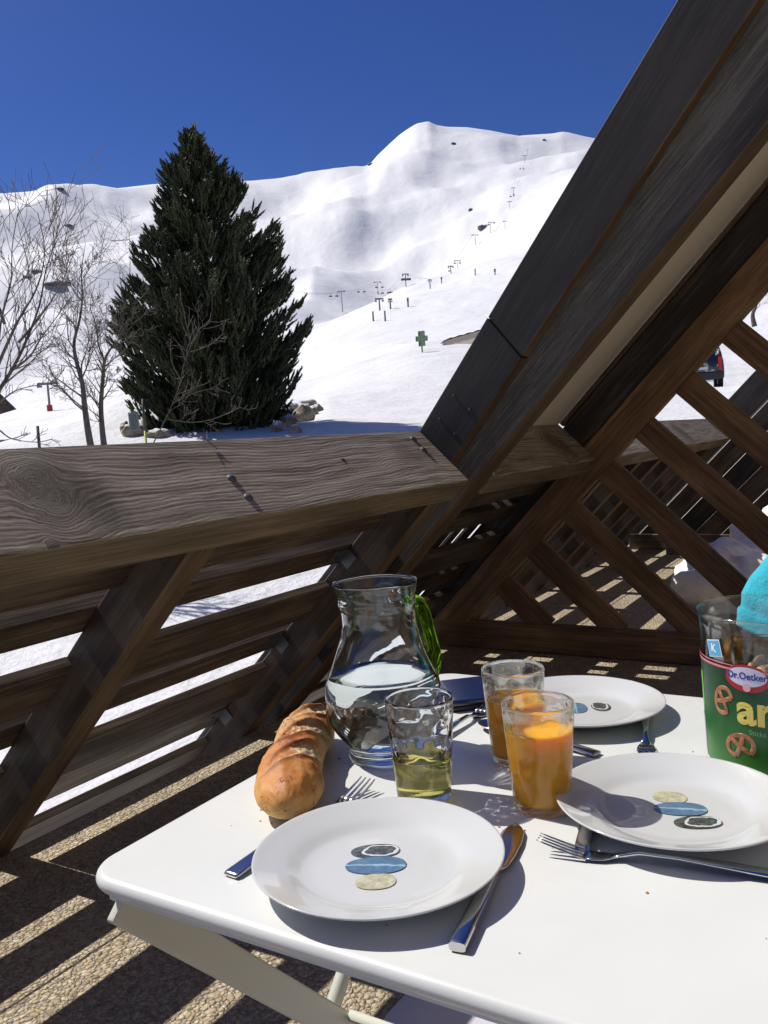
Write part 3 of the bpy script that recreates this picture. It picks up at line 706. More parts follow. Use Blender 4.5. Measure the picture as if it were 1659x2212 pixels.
# ------------------------------------------------------------------ cutlery (each thing lies along its own +x, handle first)
def cross_sweep(secs, n=14):
    # secs: (x, y, z, half_width, half_height)
    bm = bmesh.new(); rings = []
    for (x, y, z, hw, hh) in secs:
        rings.append([bm.verts.new((x, y+hw*(abs(cos(2*pi*k/n))**0.6)*(1 if cos(2*pi*k/n) >= 0 else -1), z+hh*(abs(sin(2*pi*k/n))**0.6)*(1 if sin(2*pi*k/n) >= 0 else -1))) for k in range(n)])
    for a, b in zip(rings[:-1], rings[1:]):
        for k in range(n): bm.faces.new((a[k], a[(k+1) % n], b[(k+1) % n], b[k]))
    bm.faces.new(list(reversed(rings[0]))); bm.faces.new(rings[-1])
    bmesh.ops.recalc_face_normals(bm, faces=bm.faces); return bm
def utensil(kind, p, q, label, z=TZ, roll=0.0, pitch=0.0, thick=1.0):
    p, q = Vector((*p, 0)), Vector((*q, 0)); L = (q-p).length; d = (q-p)
    R = empty(kind, (p.x, p.y, z), label, kind, kind+'s on the table')
    R.rotation_euler = (roll, pitch, atan2(d.y, d.x))
    if kind == 'knife':
        h = cross_sweep([(0, 0, 0.0052, 0.0074, 0.0040), (0.003, 0, 0.0055, 0.0080, 0.0048), (0.05, 0, 0.0055, 0.0076, 0.0047), (L*0.50, 0, 0.0052, 0.0062, 0.0036), (L*0.56, 0, 0.0050, 0.0050, 0.0024)])
        mk('handle', h, M_cut, R, smooth=True, local=True).modifiers.new('e', 'EDGE_SPLIT')
        x0 = L*0.555
        b = cross_sweep([(x0, 0, 0.0050, 0.0052, 0.0020), (x0+0.008, 0.000, 0.0050, 0.0095, 0.0011), (x0+0.03, 0.001, 0.0049, 0.0125, 0.0009), (x0+0.06, 0.0015, 0.0046, 0.0135, 0.0007), (L-0.022, 0.002, 0.0042, 0.0115, 0.0006), (L-0.010, 0.003, 0.0038, 0.0075, 0.0005), (L, 0.0045, 0.0034, 0.0018, 0.0004)])
        mk('blade', b, M_cut, R, smooth=True, local=True)
    elif kind == 'fork':
        s = L/0.20
        h = cross_sweep([(0, 0, 0.0030, 0.0085, 0.0014), (0.004, 0, 0.0034, 0.0100, 0.0019), (0.05*s, 0, 0.0075, 0.0085, 0.0019), (0.09*s, 0, 0.0100, 0.0048, 0.0020), (0.120*s, 0, 0.0100, 0.0032, 0.0022), (0.134*s, 0, 0.0060, 0.0042, 0.0018), (0.142*s, 0, 0.0036, 0.0075, 0.0013)])
        mk('handle', h, M_cut, R, smooth=True, local=True)
        bm = cross_sweep([(0.140*s, 0, 0.0038, 0.0068, 0.0012), (0.147*s, 0, 0.0026, 0.0108, 0.0010), (0.155*s, 0, 0.0022, 0.0122, 0.0009), (0.163*s, 0, 0.0030, 0.0124, 0.0009)])
        for k in range(4):
            y = (-1.5+k)*0.0070
            t = cross_sweep([(0.162*s, y, 0.0028, 0.0025, 0.0009), (0.170*s, y, 0.0048, 0.0021, 0.0009), (0.182*s, y*0.98, 0.0085, 0.0018, 0.0008), (0.194*s, y*0.96, 0.0125, 0.0014, 0.0007), (0.200*s, y*0.95, 0.0150, 0.0006, 0.0004)], 10)
            me = bpy.data.meshes.new('x'); t.to_mesh(me); t.free(); bm.from_mesh(me)
        mk('tines', bm, M_cut, R, smooth=True, local=True)
    else:
        h = cross_sweep([(0, 0, 0.0035, 0.0085, 0.0016), (0.004, 0, 0.0038, 0.0095, 0.0020), (0.05, 0, 0.0070, 0.0078, 0.0019), (0.10, 0, 0.0095, 0.0040, 0.0020), (L-0.055, 0, 0.0060, 0.0036, 0.0018), (L-0.048, 0, 0.0040, 0.0060, 0.0014)])
        mk('handle', h, M_cut, R, smooth=True, local=True)
        bm = bmesh.new(); nu, nv = 24, 8; c = L-0.026; top, bot = [], []
        for j in range(nv+1):
            rr = j/nv; a, b = [], []
            for i in range(nu):
                t = 2*pi*i/nu; x = c + 0.027*rr*cos(t); y = 0.0185*rr*sin(t)*(1-0.15*cos(t)); z = 0.0012 + 0.0085*rr**2.2
                a.append(bm.verts.new((x, y, z+0.0012))); b.append(bm.verts.new((x, y, z)))
            top.append(a); bot.append(b)
        for j in range(nv):
            for i in range(nu):
                i2 = (i+1) % nu
                bm.faces.new((top[j][i], top[j+1][i], top[j+1][i2], top[j][i2])); bm.faces.new((bot[j][i2], bot[j+1][i2], bot[j+1][i], bot[j][i]))
        for i in range(nu): bm.faces.new((top[nv][i], bot[nv][i], bot[nv][(i+1) % nu], top[nv][(i+1) % nu]))
        bmesh.ops.remove_doubles(bm, verts=bm.verts, dist=1e-5)
        mk('bowl', bm, M_cut, R, smooth=True, local=True)
    return R
utensil('fork', (-0.573, 0.607), (-0.560, 0.845), 'fork slid under the left rim of the nearest plate, tines by the bread', roll=0.0)
utensil('knife', (-0.3160, 0.592), (-0.3560, 0.826), 'steel knife lying along the right rim of the nearest plate')
utensil('fork', (-0.078, 0.822), (-0.318, 0.782), 'fork in front of the right-hand plate, tines pointing at the knife', roll=0.10)
utensil('knife', (-0.277, 0.795), (-0.312, 0.961), 'knife mostly hidden beneath the right-hand plate, only its handle end showing')
utensil('fork', (-0.335, 1.262), (-0.276, 1.045), 'fork half under the far plate with its tines pointing towards the camera')
utensil('fork', (-0.562, 0.985), (-0.548, 1.195), 'fork lying behind the wine glass beside the dark blue case')
utensil('spoon', (-0.340, 1.050), (-0.528, 1.098), 'spoon lying crosswise in front of the far plate, behind the juice glasses')

# dark blue case
def case():
    R = empty('case', (-0.604, 1.214, TZ), 'dark navy blue hard case lying flat behind the jug', 'case', None, radians(132))
    q = NT('navy_gloss'); q.pbr((0.012, 0.022, 0.075), 0.18, 0, Coat_Weight=0.5)
    M1 = Matrix.Translation((0, 0, 0.0135))
    mk('lid', box_bm(0.120, 0.088, 0.010, 0.004, 3), q.m, R, M1, smooth=False, local=True)
    mk('base', box_bm(0.118, 0.086, 0.0085, 0.003, 2), simple('black_plastic', (0.012, 0.012, 0.014), 0.4), R, Matrix.Translation((0, 0, 0.0043)), local=True)
case()

# ------------------------------------------------------------------ bread
def bread():
    p, q = Vector((-0.582, 0.705, TZ)), Vector((-0.733, 0.975, TZ)); L = (q-p).length
    d = (q-p).normalized(); side = Vector((d.y, -d.x, 0))
    qn = NT('bread_crust'); v = qn.obj()
    at_ = qn.n('ShaderNodeAttribute'); at_.attribute_name = 'cut'
    n1 = qn.noise(v, 26, 5, 0.6); n2 = qn.noise(v, 110, 4, 0.65)
    sx = qn.n('ShaderNodeSeparateXYZ'); qn.l(v, sx.inputs[0])
    hgt = qn.math('MULTIPLY', sx.outputs[2], 15.0, clamp=True)
    f = qn.math('ADD', qn.math('MULTIPLY', hgt, 0.75), qn.math('MULTIPLY', qn.math('SUBTRACT', n1, 0.5), 0.9), clamp=True)
    c = qn.ramp(f, [(0.05, (0.62, 0.46, 0.24)), (0.25, (0.62, 0.34, 0.10)), (0.5, (0.52, 0.20, 0.035)), (0.78, (0.35, 0.095, 0.015)), (1.0, (0.17, 0.035, 0.008))])
    cutc = qn.ramp(n2, [(0.3, (0.52, 0.27, 0.08)), (0.55, (0.72, 0.56, 0.33)), (0.8, (0.80, 0.70, 0.50))])
    ar_ = qn.n('ShaderNodeAttribute'); ar_.attribute_name = 'ridge'
    c = qn.mix(qn.math('MULTIPLY', ar_.outputs['Fac'], 0.85, clamp=True), c, (0.13, 0.028, 0.008))
    pal = qn.noise(v, 9, 4, 0.6); c = qn.mix(qn.math('MULTIPLY', qn.math('SUBTRACT', pal, 0.52, clamp=True), 4.0, clamp=True), c, (0.66, 0.42, 0.17))
    n3 = qn.noise(v, 75, 6, 0.7, 0.8)
    cm = qn.math('MULTIPLY', qn.math('ADD', qn.math('SUBTRACT', at_.outputs['Fac'], 0.42), qn.math('MULTIPLY', qn.math('SUBTRACT', n3, 0.5), 1.5)), 3.5, clamp=True)
    crackn = qn.noise(v, 34, 3, 0.5, 1.5); crk = qn.math('SUBTRACT', 1.0, qn.math('MULTIPLY', qn.math('ABSOLUTE', qn.math('SUBTRACT', crackn, 0.5)), 42.0, clamp=True))
    crk = qn.math('MULTIPLY', crk, qn.math('GREATER_THAN', n1, 0.53))
    c = qn.mix(qn.math('MULTIPLY', crk, 0.75), c, (0.10, 0.025, 0.008))
    c = qn.mix(cm, c, cutc)
    flour = qn.noise(v, 55, 5, 0.7); c = qn.mix(qn.math('MULTIPLY', qn.math('SUBTRACT', flour, 0.56, clamp=True), 3.0, clamp=True), c, (0.70, 0.50, 0.28))
    qn.pbr(c, 0.62, 0, qn.bump(qn.math('ADD', qn.math('ADD', qn.math('MULTIPLY', n2, 0.35), n1), qn.math('SUBTRACT', qn.math('MULTIPLY', qn.math('MULTIPLY', cm, n3), 0.9), qn.math('MULTIPLY', crk, 0.5))), 0.7, 0.0035), Subsurface_Weight=0.12, Subsurface_Radius=(0.6, 0.3, 0.1), Subsurface_Scale=0.01)
    bm = bmesh.new(); NU, NV = 150, 96; lay = bm.verts.layers.float.new('cut'); lay2 = bm.verts.layers.float.new('ridge'); rings = []
    cuts = [(0.24, 0.30), (0.50, 0.56), (0.76, 0.80)]
    for i in range(NU+1):
        u = i/NU; prof = (1-abs(2*u-1)**3.6)**0.42 if 0 < u < 1 else 0.0
        w_ = (0.0365 + 0.003*sin(u*9+0.5) + (0.004 if u < 0.5 else 0.0)*sin(u*2*pi))*prof; h_ = 0.064*prof
        cen = 0.010*sin(u*pi) - 0.004
        ring = []
        for k in range(NV):
            a = 2*pi*k/NV; ca, sa = cos(a), sin(a)
            yy = w_*ca; zz = 0.027+ (h_*0.56*sa if sa > 0 else 0.027*prof*sa)
            nz = noise.fractal(Vector((u*5, ca*1.2, sa*1.2)), 1.0, 2.0, 3)*0.0030 + noise.fractal(Vector((u*26, ca*4, sa*4)), 1.0, 2.0, 3)*0.0008
            cutv = 0.0; ridge = 0.0; side_w = 0.30+0.70*max(0, min(1, 0.5-ca*0.9))
            for (c0, c1) in cuts:        # slanting slashes that opened while baking
                uc = c0 + (c1-c0)*0.5 - 0.150*(ca*0.9) + 0.01*noise.noise(Vector((ca*3, c0*9, 0)))
                dd = (u-uc)
                wdt = 0.062*max(0.0, sin(max(0.0, min(1.0, (1.08-abs(ca+0.22))/0.8))*pi/2))
                if sa > -0.05 and wdt > 0.004:
                    x_ = dd/wdt
                    if -1 < x_ < 1:
                        rough = 0.5+0.5*noise.noise(Vector((u*40, ca*9, c0*20)))
                        m = (1-x_*x_); cutv = max(cutv, min(1.0, m*1.7)*(0.45+0.75*rough)*min(1, sa*3+0.15))
                        nz += -0.0045*m*min(1, max(0, sa)) + 0.0040*rough*m
                    ridge = max(ridge, exp(-((x_+1.05)/0.28)**2)*0.9 + exp(-((x_-1.0)/0.16)**2)*0.5)
                    nz += 0.0075*side_w*exp(-((x_-1.12)/0.22)**2)*max(0, sa) + 0.0022*exp(-((x_+1.1)/0.25)**2)*max(0, sa)
            yy += nz*ca; zz += nz*max(sa, -0.1)
            vtx = bm.verts.new((u*L, yy+cen, max(0.0005, zz))); vtx[lay] = cutv*side_w; vtx[lay2] = min(1.0, ridge)*max(0, min(1, sa*2+0.3)); ring.append(vtx)
        rings.append(ring)
    for a_, b_ in zip(rings[:-1], rings[1:]):
        for k in range(NV): bm.faces.new((a_[k], a_[(k+1) % NV], b_[(k+1) % NV], b_[k]))
    bmesh.ops.remove_doubles(bm, verts=bm.verts, dist=1e-6)
    bmesh.ops.recalc_face_normals(bm, faces=bm.faces)
    M = Matrix((d, side*-1, Vector((0, 0, 1)))).transposed().to_4x4(); M.translation = p
    tag(mk('bread', bm, qn.m, None, M, smooth=True), 'crusty golden half baguette with slashed top leaning against the jug', 'bread')
bread()

# ------------------------------------------------------------------ snack tub
def tub():
    cx, cy, r0, r1, H = -0.135, 1.128, 0.083, 0.090, 0.186
    R = empty('snack_tub', (cx, cy, TZ), 'clear plastic snack tub with a green pretzel label at the right edge', 'tub')
    def rad(z): return r0 + (r1-r0)*z/H
    q = NT('clear_tub_plastic'); g = q.n('ShaderNodeBsdfGlass'); g.inputs['IOR'].default_value = 1.12; g.inputs['Color'].default_value = (0.97, 0.98, 0.98, 1); g.inputs['Roughness'].default_value = 0.02
    gl = q.n('ShaderNodeBsdfGlossy'); gl.inputs['Roughness'].default_value = 0.08; tr = q.n('ShaderNodeBsdfTransparent'); tr.inputs[0].default_value = (0.93, 0.95, 0.95, 1)
    lw = q.n('ShaderNodeLayerWeight'); lw.inputs[0].default_value = 0.35
    mx = q.n('ShaderNodeMixShader'); q.l(q.math('ADD', q.math('MULTIPLY', lw.outputs['Fresnel'], 0.55), 0.04), mx.inputs[0]); q.l(tr.outputs[0], mx.inputs[1]); q.l(gl.outputs[0], mx.inputs[2]); q.l(mx.outputs[0], q.out.inputs[0])
    zs = [i*H/40 for i in range(41)]
    prof = [(0, 0.003), (r0-0.010, 0.0), (r0-0.002, 0.002)] + [(rad(z), z) for z in zs[1:]] + [(r1+0.0022, H+0.0008), (r1+0.0022, H+0.003), (r1-0.001, H+0.003), (r1-0.0012, H-0.001)] + [(rad(z)-0.0010, z) for z in reversed(zs[1:-1])] + [(r0-0.010, 0.0012), (0, 0.004)]
    mk('tub_wall', lathe(prof, 96, lambda a, z, i: 0.0006*sin(9*a)*(1 if 0.13 < z < 0.18 else 0)), q.m, R, smooth=True, local=True)
    def wrap(x, z, off):      # label coordinates (x along the surface, from the label's middle) -> tub
        a = radians(-101) + x/0.087; rr = rad(z)+off; return Vector((rr*cos(a), rr*sin(a), z))
    def sheet(name, x0, x1, z0, z1, off, mat, nx=48, nz=10, shape=None):
        bm = bmesh.new(); g = [[None]*(nz+1) for _ in range(nx+1)]
        for i in range(nx+1):
            for j in range(nz+1):
                x = x0+(x1-x0)*i/nx; z = z0+(z1-z0)*j/nz
                g[i][j] = bm.verts.new(wrap(x, z, off))
        for i in range(nx):
            for j in range(nz): bm.faces.new((g[i][j], g[i+1][j], g[i+1][j+1], g[i][j+1]))
        return mk(name, bm, mat, R, smooth=True, local=True)
    def disc(name, x, z, rx, rz, off, mat, n=40, rot=0.0):
        bm = bmesh.new(); c = bm.verts.new(wrap(x, z, off)); prev = None; rings = [[c]]
        for m in range(1, 5):
            rg = []
            for k in range(n):
                a = 2*pi*k/n; px, pz = rx*cos(a)*m/4, rz*sin(a)*m/4
                rg.append(bm.verts.new(wrap(x+px*cos(rot)-pz*sin(rot), z+px*sin(rot)+pz*cos(rot), off)))
            rings.append(rg)
        for k in range(n): bm.faces.new((c, rings[1][k], rings[1][(k+1) % n]))
        for m in range(1, 4):
            for k in range(n): bm.faces.new((rings[m][k], rings[m+1][k], rings[m+1][(k+1) % n], rings[m][(k+1) % n]))
        return mk(name, bm, mat, R, smooth=True, local=True)
    ql = NT('green_label'); v = ql.obj(); sx = ql.n('ShaderNodeSeparateXYZ'); ql.l(v, sx.inputs[0])
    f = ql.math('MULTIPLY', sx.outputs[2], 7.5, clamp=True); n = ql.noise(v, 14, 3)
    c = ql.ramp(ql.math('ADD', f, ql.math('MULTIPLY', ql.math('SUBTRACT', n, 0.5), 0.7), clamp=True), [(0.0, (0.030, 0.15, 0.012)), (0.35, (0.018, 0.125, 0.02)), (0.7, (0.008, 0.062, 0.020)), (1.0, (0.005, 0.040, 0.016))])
    ql.pbr(c, 0.35)
    def P(n, c, r=0.35): return simple(n, c, r)
    mRed, mWh, mYel, mBl, mLime, mPink, mDk = P('label_red', (0.42, 0.02, 0.04)), P('label_white', (0.60, 0.57, 0.72)), P('label_yellow', (0.70, 0.58, 0.12)), P('label_blue', (0.03, 0.05, 0.28)), P('label_lime', (0.13, 0.50, 0.02)), P('label_pink', (0.62, 0.20, 0.22)), P('label_dark', (0.010, 0.035, 0.028))
    mPz = wood('pretzel_print', (0.20, 0.07, 0.03), (0.33, 0.13, 0.06), (0.45, 0.22, 0.11), 0.35, 0.0, 0.0)
    c2 = 2*pi*0.087
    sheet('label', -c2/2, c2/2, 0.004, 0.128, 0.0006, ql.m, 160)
    sheet('label_edge', -c2/2, c2/2, 0.1285, 0.1315, 0.0012, mPink, 160, 2); sheet('label_edge', -c2/2, c2/2, 0.134, 0.1352, 0.0010, mPink, 160, 2)
    sheet('side_panel', -0.125, -0.086, 0.068, 0.112, 0.0010, mLime, 14, 4)
    sheet('side_panel', -0.125, -0.088, 0.008, 0.055, 0.0010, P('label_grey', (0.28, 0.30, 0.36)), 14, 4)
    disc('logo', -0.006, 0.1215, 0.0260, 0.0165, 0.0012, mRed); disc('logo', -0.006, 0.1235, 0.0225, 0.0115, 0.0016, mWh); disc('logo', -0.006, 0.1105, 0.0045, 0.0045, 0.0020, P('label_pale_pink', (0.72, 0.40, 0.42)), 20)
    def text(s, x, z, size, mat, off, bold=0.0, sx=1.0):
        cu = bpy.data.curves.new('t', 'FONT'); cu.body = s; cu.size = size; cu.align_x = 'CENTER'; cu.align_y = 'CENTER'; cu.offset = bold; cu.resolution_u = 4
        ob = bpy.data.objects.new('t', cu); COL.objects.link(ob); dg = bpy.context.evaluated_depsgraph_get(); me = bpy.data.meshes.new_from_object(ob.evaluated_get(dg))
        bpy.data.objects.remove(ob); bm = bmesh.new(); bm.from_mesh(me)
        bmesh.ops.subdivide_edges(bm, edges=[e for e in bm.edges if e.calc_length() > size*0.25], cuts=3)
        for vv in bm.verts: vv.co = wrap(x+vv.co.x*sx, z+vv.co.y, off)
        mk('lettering', bm, mat, R, local=True)
    text('Dr.Oetker', -0.006, 0.1240, 0.0112, mBl, 0.0020, 0.0003, 0.92)
    text('ar', 0.002, 0.083, 0.052, mYel, 0.0014, 0.0016)
    text('Sticks', 0.004, 0.057, 0.0085, P('label_mint', (0.16, 0.42, 0.22)), 0.0014, 0.0)
    def pretzel(x, z, s, rot):
        pts = []
        for i in range(61):
            t = -2.55 + 5.1*i/60      # outer loop
            px = sin(t)*1.0*(1.0); pz = cos(t)*0.72 + 0.1
            pts.append((px, pz))
        pts += [(pts[-1][0]*0.75+0.28*0, -0.15), (0.22, 0.1), (-0.1, 0.42)]
        pts2 = [(-pts[60][0]*0.75*-1, -0.15)]
        def curve(ps):
            return tube_bm([wrap(x+s*(a*cos(rot)-b*sin(rot)), z+s*(a*sin(rot)+b*cos(rot)), 0.0006) for a, b in ps], s*0.17, 8)
        bm = curve(pts[:61]); b2 = curve([(-0.56, -0.48), (-0.15, -0.1), (0.25, 0.35), (0.45, 0.74)]); b3 = curve([(0.56, -0.48), (0.15, -0.1), (-0.25, 0.35), (-0.45, 0.74)])
        for b in (b2, b3):
            me = bpy.data.meshes.new('x'); b.to_mesh(me); b.free(); bm.from_mesh(me)
        for vv in bm.verts:                      # flatten the print onto the label
            rr = sqrt(vv.co.x**2+vv.co.y**2); k = (rad(vv.co.z)+0.0010+max(0, (rr-rad(vv.co.z)))*0.12)/rr; vv.co.x *= k; vv.co.y *= k
        mk('pretzel_print', bm, mPz, R, smooth=True, local=True)
    pretzel(-0.037, 0.088, 0.0165, radians(68)); pretzel(-0.017, 0.036, 0.0175, radians(20)); pretzel(0.062, 0.036, 0.0165, radians(-20))
    # printed clear band above the label
    sq = bmesh.new(); 
    for (dx, dz, s, m, o) in ((-0.049, 0.150, 0.0115, P('sticker_white', (0.75, 0.82, 0.86)), 0.0010), (-0.049, 0.150, 0.0100, P('sticker_blue', (0.10, 0.40, 0.66)), 0.0014)):
        bm = bmesh.new(); g = [[bm.verts.new(wrap(dx+(i/6-0.5)*2*s*cos(0.2)-(j/6-0.5)*2*s*sin(0.2)*0.9, dz+(i/6-0.5)*2*s*sin(0.2)+(j/6-0.5)*2*s*0.9*cos(0.2), o)) for j in range(7)] for i in range(7)]
        for i in range(6):
            for j in range(6): bm.faces.new((g[i][j], g[i+1][j], g[i+1][j+1], g[i][j+1]))
        mk('sticker', bm, m, R, smooth=True, local=True)
    sq.free()
    text('K', -0.049, 0.150, 0.013, P('sticker_letter', (0.8, 0.9, 0.95)), 0.0018, 0.0004)
    # snacks inside the tub
    random.seed(5); bm = bmesh.new()
    for i in range(110):
        a, rr, z = random.uniform(0, 2*pi), 0.066*sqrt(random.random()), random.uniform(0.010, 0.118)
        t = random.uniform(0, pi); dx = Vector((cos(t), sin(t), random.uniform(-0.4, 0.4))).normalized()
        c0 = Vector((rr*cos(a), rr*sin(a), z)); tube_bm([c0-dx*0.011, c0+Vector((0, 0, 0.004)), c0+dx*0.011], 0.0035, 6, bm)
    mk('snacks', bm, wood('snack_biscuit', (0.40, 0.22, 0.08), (0.55, 0.34, 0.14), (0.66, 0.46, 0.24), 0.6, 0.2, 0.0), R, smooth=True, local=True)
tub()

# ------------------------------------------------------------------ snow heap and timber on the neighbour's balcony
def lump(name, c, rx, ry, rz, seed, mat, label, cat, group=None, sub=4, amp=0.22, freq=1.6):
    bm = bmesh.new(); bmesh.ops.create_icosphere(bm, subdivisions=sub, radius=1.0)
    for v in bm.verts:
        d = v.co.normalized(); n = noise.fractal(d*freq + Vector((seed*3.1, seed, 0)), 1.0, 2.0, 4); m = noise.cell(d*2.3+Vector((seed, 0, 0)))
        v.co = d*(1+amp*n+amp*0.35*(m-0.5)); v.co = Vector((v.co.x*rx, v.co.y*ry, max(v.co.z, -0.5)*rz))
    M = Matrix.Translation(c) @ Matrix.Rotation(seed*1.3, 4, 'Z')
    return tag(mk(name, bm, mat, None, M, smooth=True), label, cat, group)
q = NT('dirty_snow'); v = q.obj(); n = q.noise(v, 5, 5, 0.65)
q.pbr(q.ramp(n, [(0.30, (0.62, 0.54, 0.45)), (0.42, (0.84, 0.81, 0.77)), (0.55, (0.92, 0.92, 0.92))]), 0.7, 0, q.bump(q.noise(v, 18, 5), 0.5, 0.02)); M_dsnow = q.m
lump('snow_heap', (-0.93, 5.55, 0.14), 0.34, 0.32, 0.27, 2, M_dsnow, 'old dirty snow heap just behind the foot of the lattice screen', 'snow heap')
lump('snow_heap', (-0.72, 6.55, 0.20), 0.40, 0.36, 0.33, 5, M_dsnow, 'taller grey snow heap further back on the neighbouring balcony', 'snow heap')
bm = box_bm(1.0, 0.12, 0.10, 0.005)
tag(mk('timber', bm, M_capface, None, Matrix.Translation((-1.30, 7.75, 0.052)) @ Matrix.Rotation(0.0, 4, 'Z')), 'pale squared timber lying on the neighbouring balcony floor', 'timber')

# turquoise jacket hanging over a chair behind the tub
def jacket():
    c = at(1668, 1290, 1, 1.62)
    CH = empty('chair', (c.x+0.22, 1.86, 0), 'white folding chair behind the snack tub, under the turquoise jacket', 'chair')
    for sx in (-0.19, 0.19):
        mk('leg', tube_bm([(CH.location.x+sx, 1.66, 0.01), (CH.location.x+sx, 2.05, 0.86)], 0.011, 10), M_white, CH, smooth=True)
        mk('leg', tube_bm([(CH.location.x+sx*0.9, 2.05, 0.01), (CH.location.x+sx*0.9, 1.70, 0.44)], 0.011, 10), M_white, CH, smooth=True)
    mk('seat', box_bm(0.38, 0.38, 0.018, 0.006, 2), M_white, CH, Matrix.Translation((CH.location.x, 1.86, 0.45)))
    mk('backrest', box_bm(0.38, 0.016, 0.16, 0.006, 2), M_white, CH, Matrix.Translation((CH.location.x, 2.05, 0.78)))
    q = NT('turquoise_fleece'); v = q.obj(); n = q.noise(v, 220, 3); 
    q.pbr(q.ramp(n, [(0.3, (0.012, 0.40, 0.52)), (0.7, (0.02, 0.50, 0.62))]), 0.9, 0, q.bump(q.math('ADD', n, q.math('MULTIPLY', q.noise(v, 14, 3), 4.0)), 0.5, 0.003), Sheen_Weight=0.3)
    # a sleeve hanging over the tub side of the chair: an elliptical tube with folds
    pts = [(1915, 1090, 0.100), (1853, 1150, 0.095), (1796, 1210, 0.088), (1744, 1268, 0.082), (1706, 1326, 0.080), (1690, 1378, 0.080)]
    bm = bmesh.new(); rings = []
    P = [at(x, y, 1, 1.60) for x, y, r in pts]; n = 40; fine = []
    for i in range(len(pts)-1):
        for k in range(8):
            f = k/8; fine.append((P[i].lerp(P[i+1], f), pts[i][2]*(1-f)+pts[i+1][2]*f, i+f))
    fine.append((P[-1], pts[-1][2], len(pts)-1.0))
    for i, (p, r, t) in enumerate(fine):
        d = ((fine[min(i+1, len(fine)-1)][0])-(fine[max(i-1, 0)][0])).normalized(); u = Vector((0, 1, 0)); v_ = d.cross(u).normalized()
        rg = []
        for k in range(n):
            a = 2*pi*k/n; fold = 0.003*sin(3*a+t*1.2)+0.0015*sin(5*a-t*2.1)+0.004*noise.noise(Vector((cos(a)*1.5, sin(a)*1.5, t*1.6)))
            if abs(t-4.15) < 0.10: fold -= 0.004
            rg.append(bm.verts.new(p + v_*cos(a)*(r+fold) + u*sin(a)*(r*0.55+fold)))
        rings.append(rg)
    for a_, b_ in zip(rings[:-1], rings[1:]):
        for k in range(n): bm.faces.new((a_[k], a_[(k+1) % n], b_[(k+1) % n], b_[k]))
    for rg in (rings[0], rings[-1]): bm.faces.new(rg)
    bmesh.ops.recalc_face_normals(bm, faces=bm.faces)
    tag(mk('jacket', bm, q.m, None, smooth=True), 'bright turquoise fleece sleeve hanging down behind the snack tub', 'jacket')
jacket()

# pale cushion on the floor under the table
def cushion():
    bm = bmesh.new(); bmesh.ops.create_grid(bm, x_segments=40, y_segments=40, size=0.5)
    bm.verts.ensure_lookup_table(); top = bm
    for v in bm.verts:
        x, y = v.co.x*2, v.co.y*2; e = max(0, 1-abs(x)**5)*max(0, 1-abs(y)**5)
        v.co.z = 0.165*e**0.35 + 0.006*noise.noise(Vector((x*3, y*3, 0)))*e
    q = NT('lilac_grey_fabric'); v = q.obj(); n = q.noise(v, 500, 3)
    q.pbr(q.ramp(n, [(0.3, (0.50, 0.48, 0.56)), (0.7, (0.62, 0.60, 0.68))]), 0.9, 0, q.bump(n, 0.4, 0.001))
    bmesh.ops.scale(bm, vec=(0.60, 0.85, 1), verts=bm.verts)
    tag(mk('cushion', bm, q.m, None, Matrix.Translation((-0.52, 1.06, 0.012)), smooth=True), 'pale lilac grey floor cushion under the front edge of the table', 'cushion')
cushion()

# ------------------------------------------------------------------ trees
def needle_material():
    q = NT('pine_needles'); v = q.obj(); n = q.noise(v, 1.6, 3, 0.6); n2 = q.noise(v, 30, 2)
    f = q.math('ADD', q.math('MULTIPLY', n, 0.5), q.math('MULTIPLY', n2, 0.5))
    q.pbr(q.ramp(f, [(0.34, (0.012, 0.018, 0.005)), (0.52, (0.030, 0.040, 0.011)), (0.66, (0.085, 0.092, 0.026))]), 0.65); return q.m
def bark(name, a, b):
    q = NT(name); v = q.obj(); n = q.noise(q.mapping(v, (6, 6, 1.5)), 4, 5, 0.65); q.pbr(q.ramp(n, [(0.35, a), (0.65, b)]), 0.85, 0, q.bump(n, 0.6, 0.02)); return q.m
M_bark = bark('grey_bark', (0.055, 0.045, 0.037), (0.15, 0.125, 0.105)); M_twig = bark('twig_bark', (0.085, 0.066, 0.055), (0.19, 0.155, 0.13))
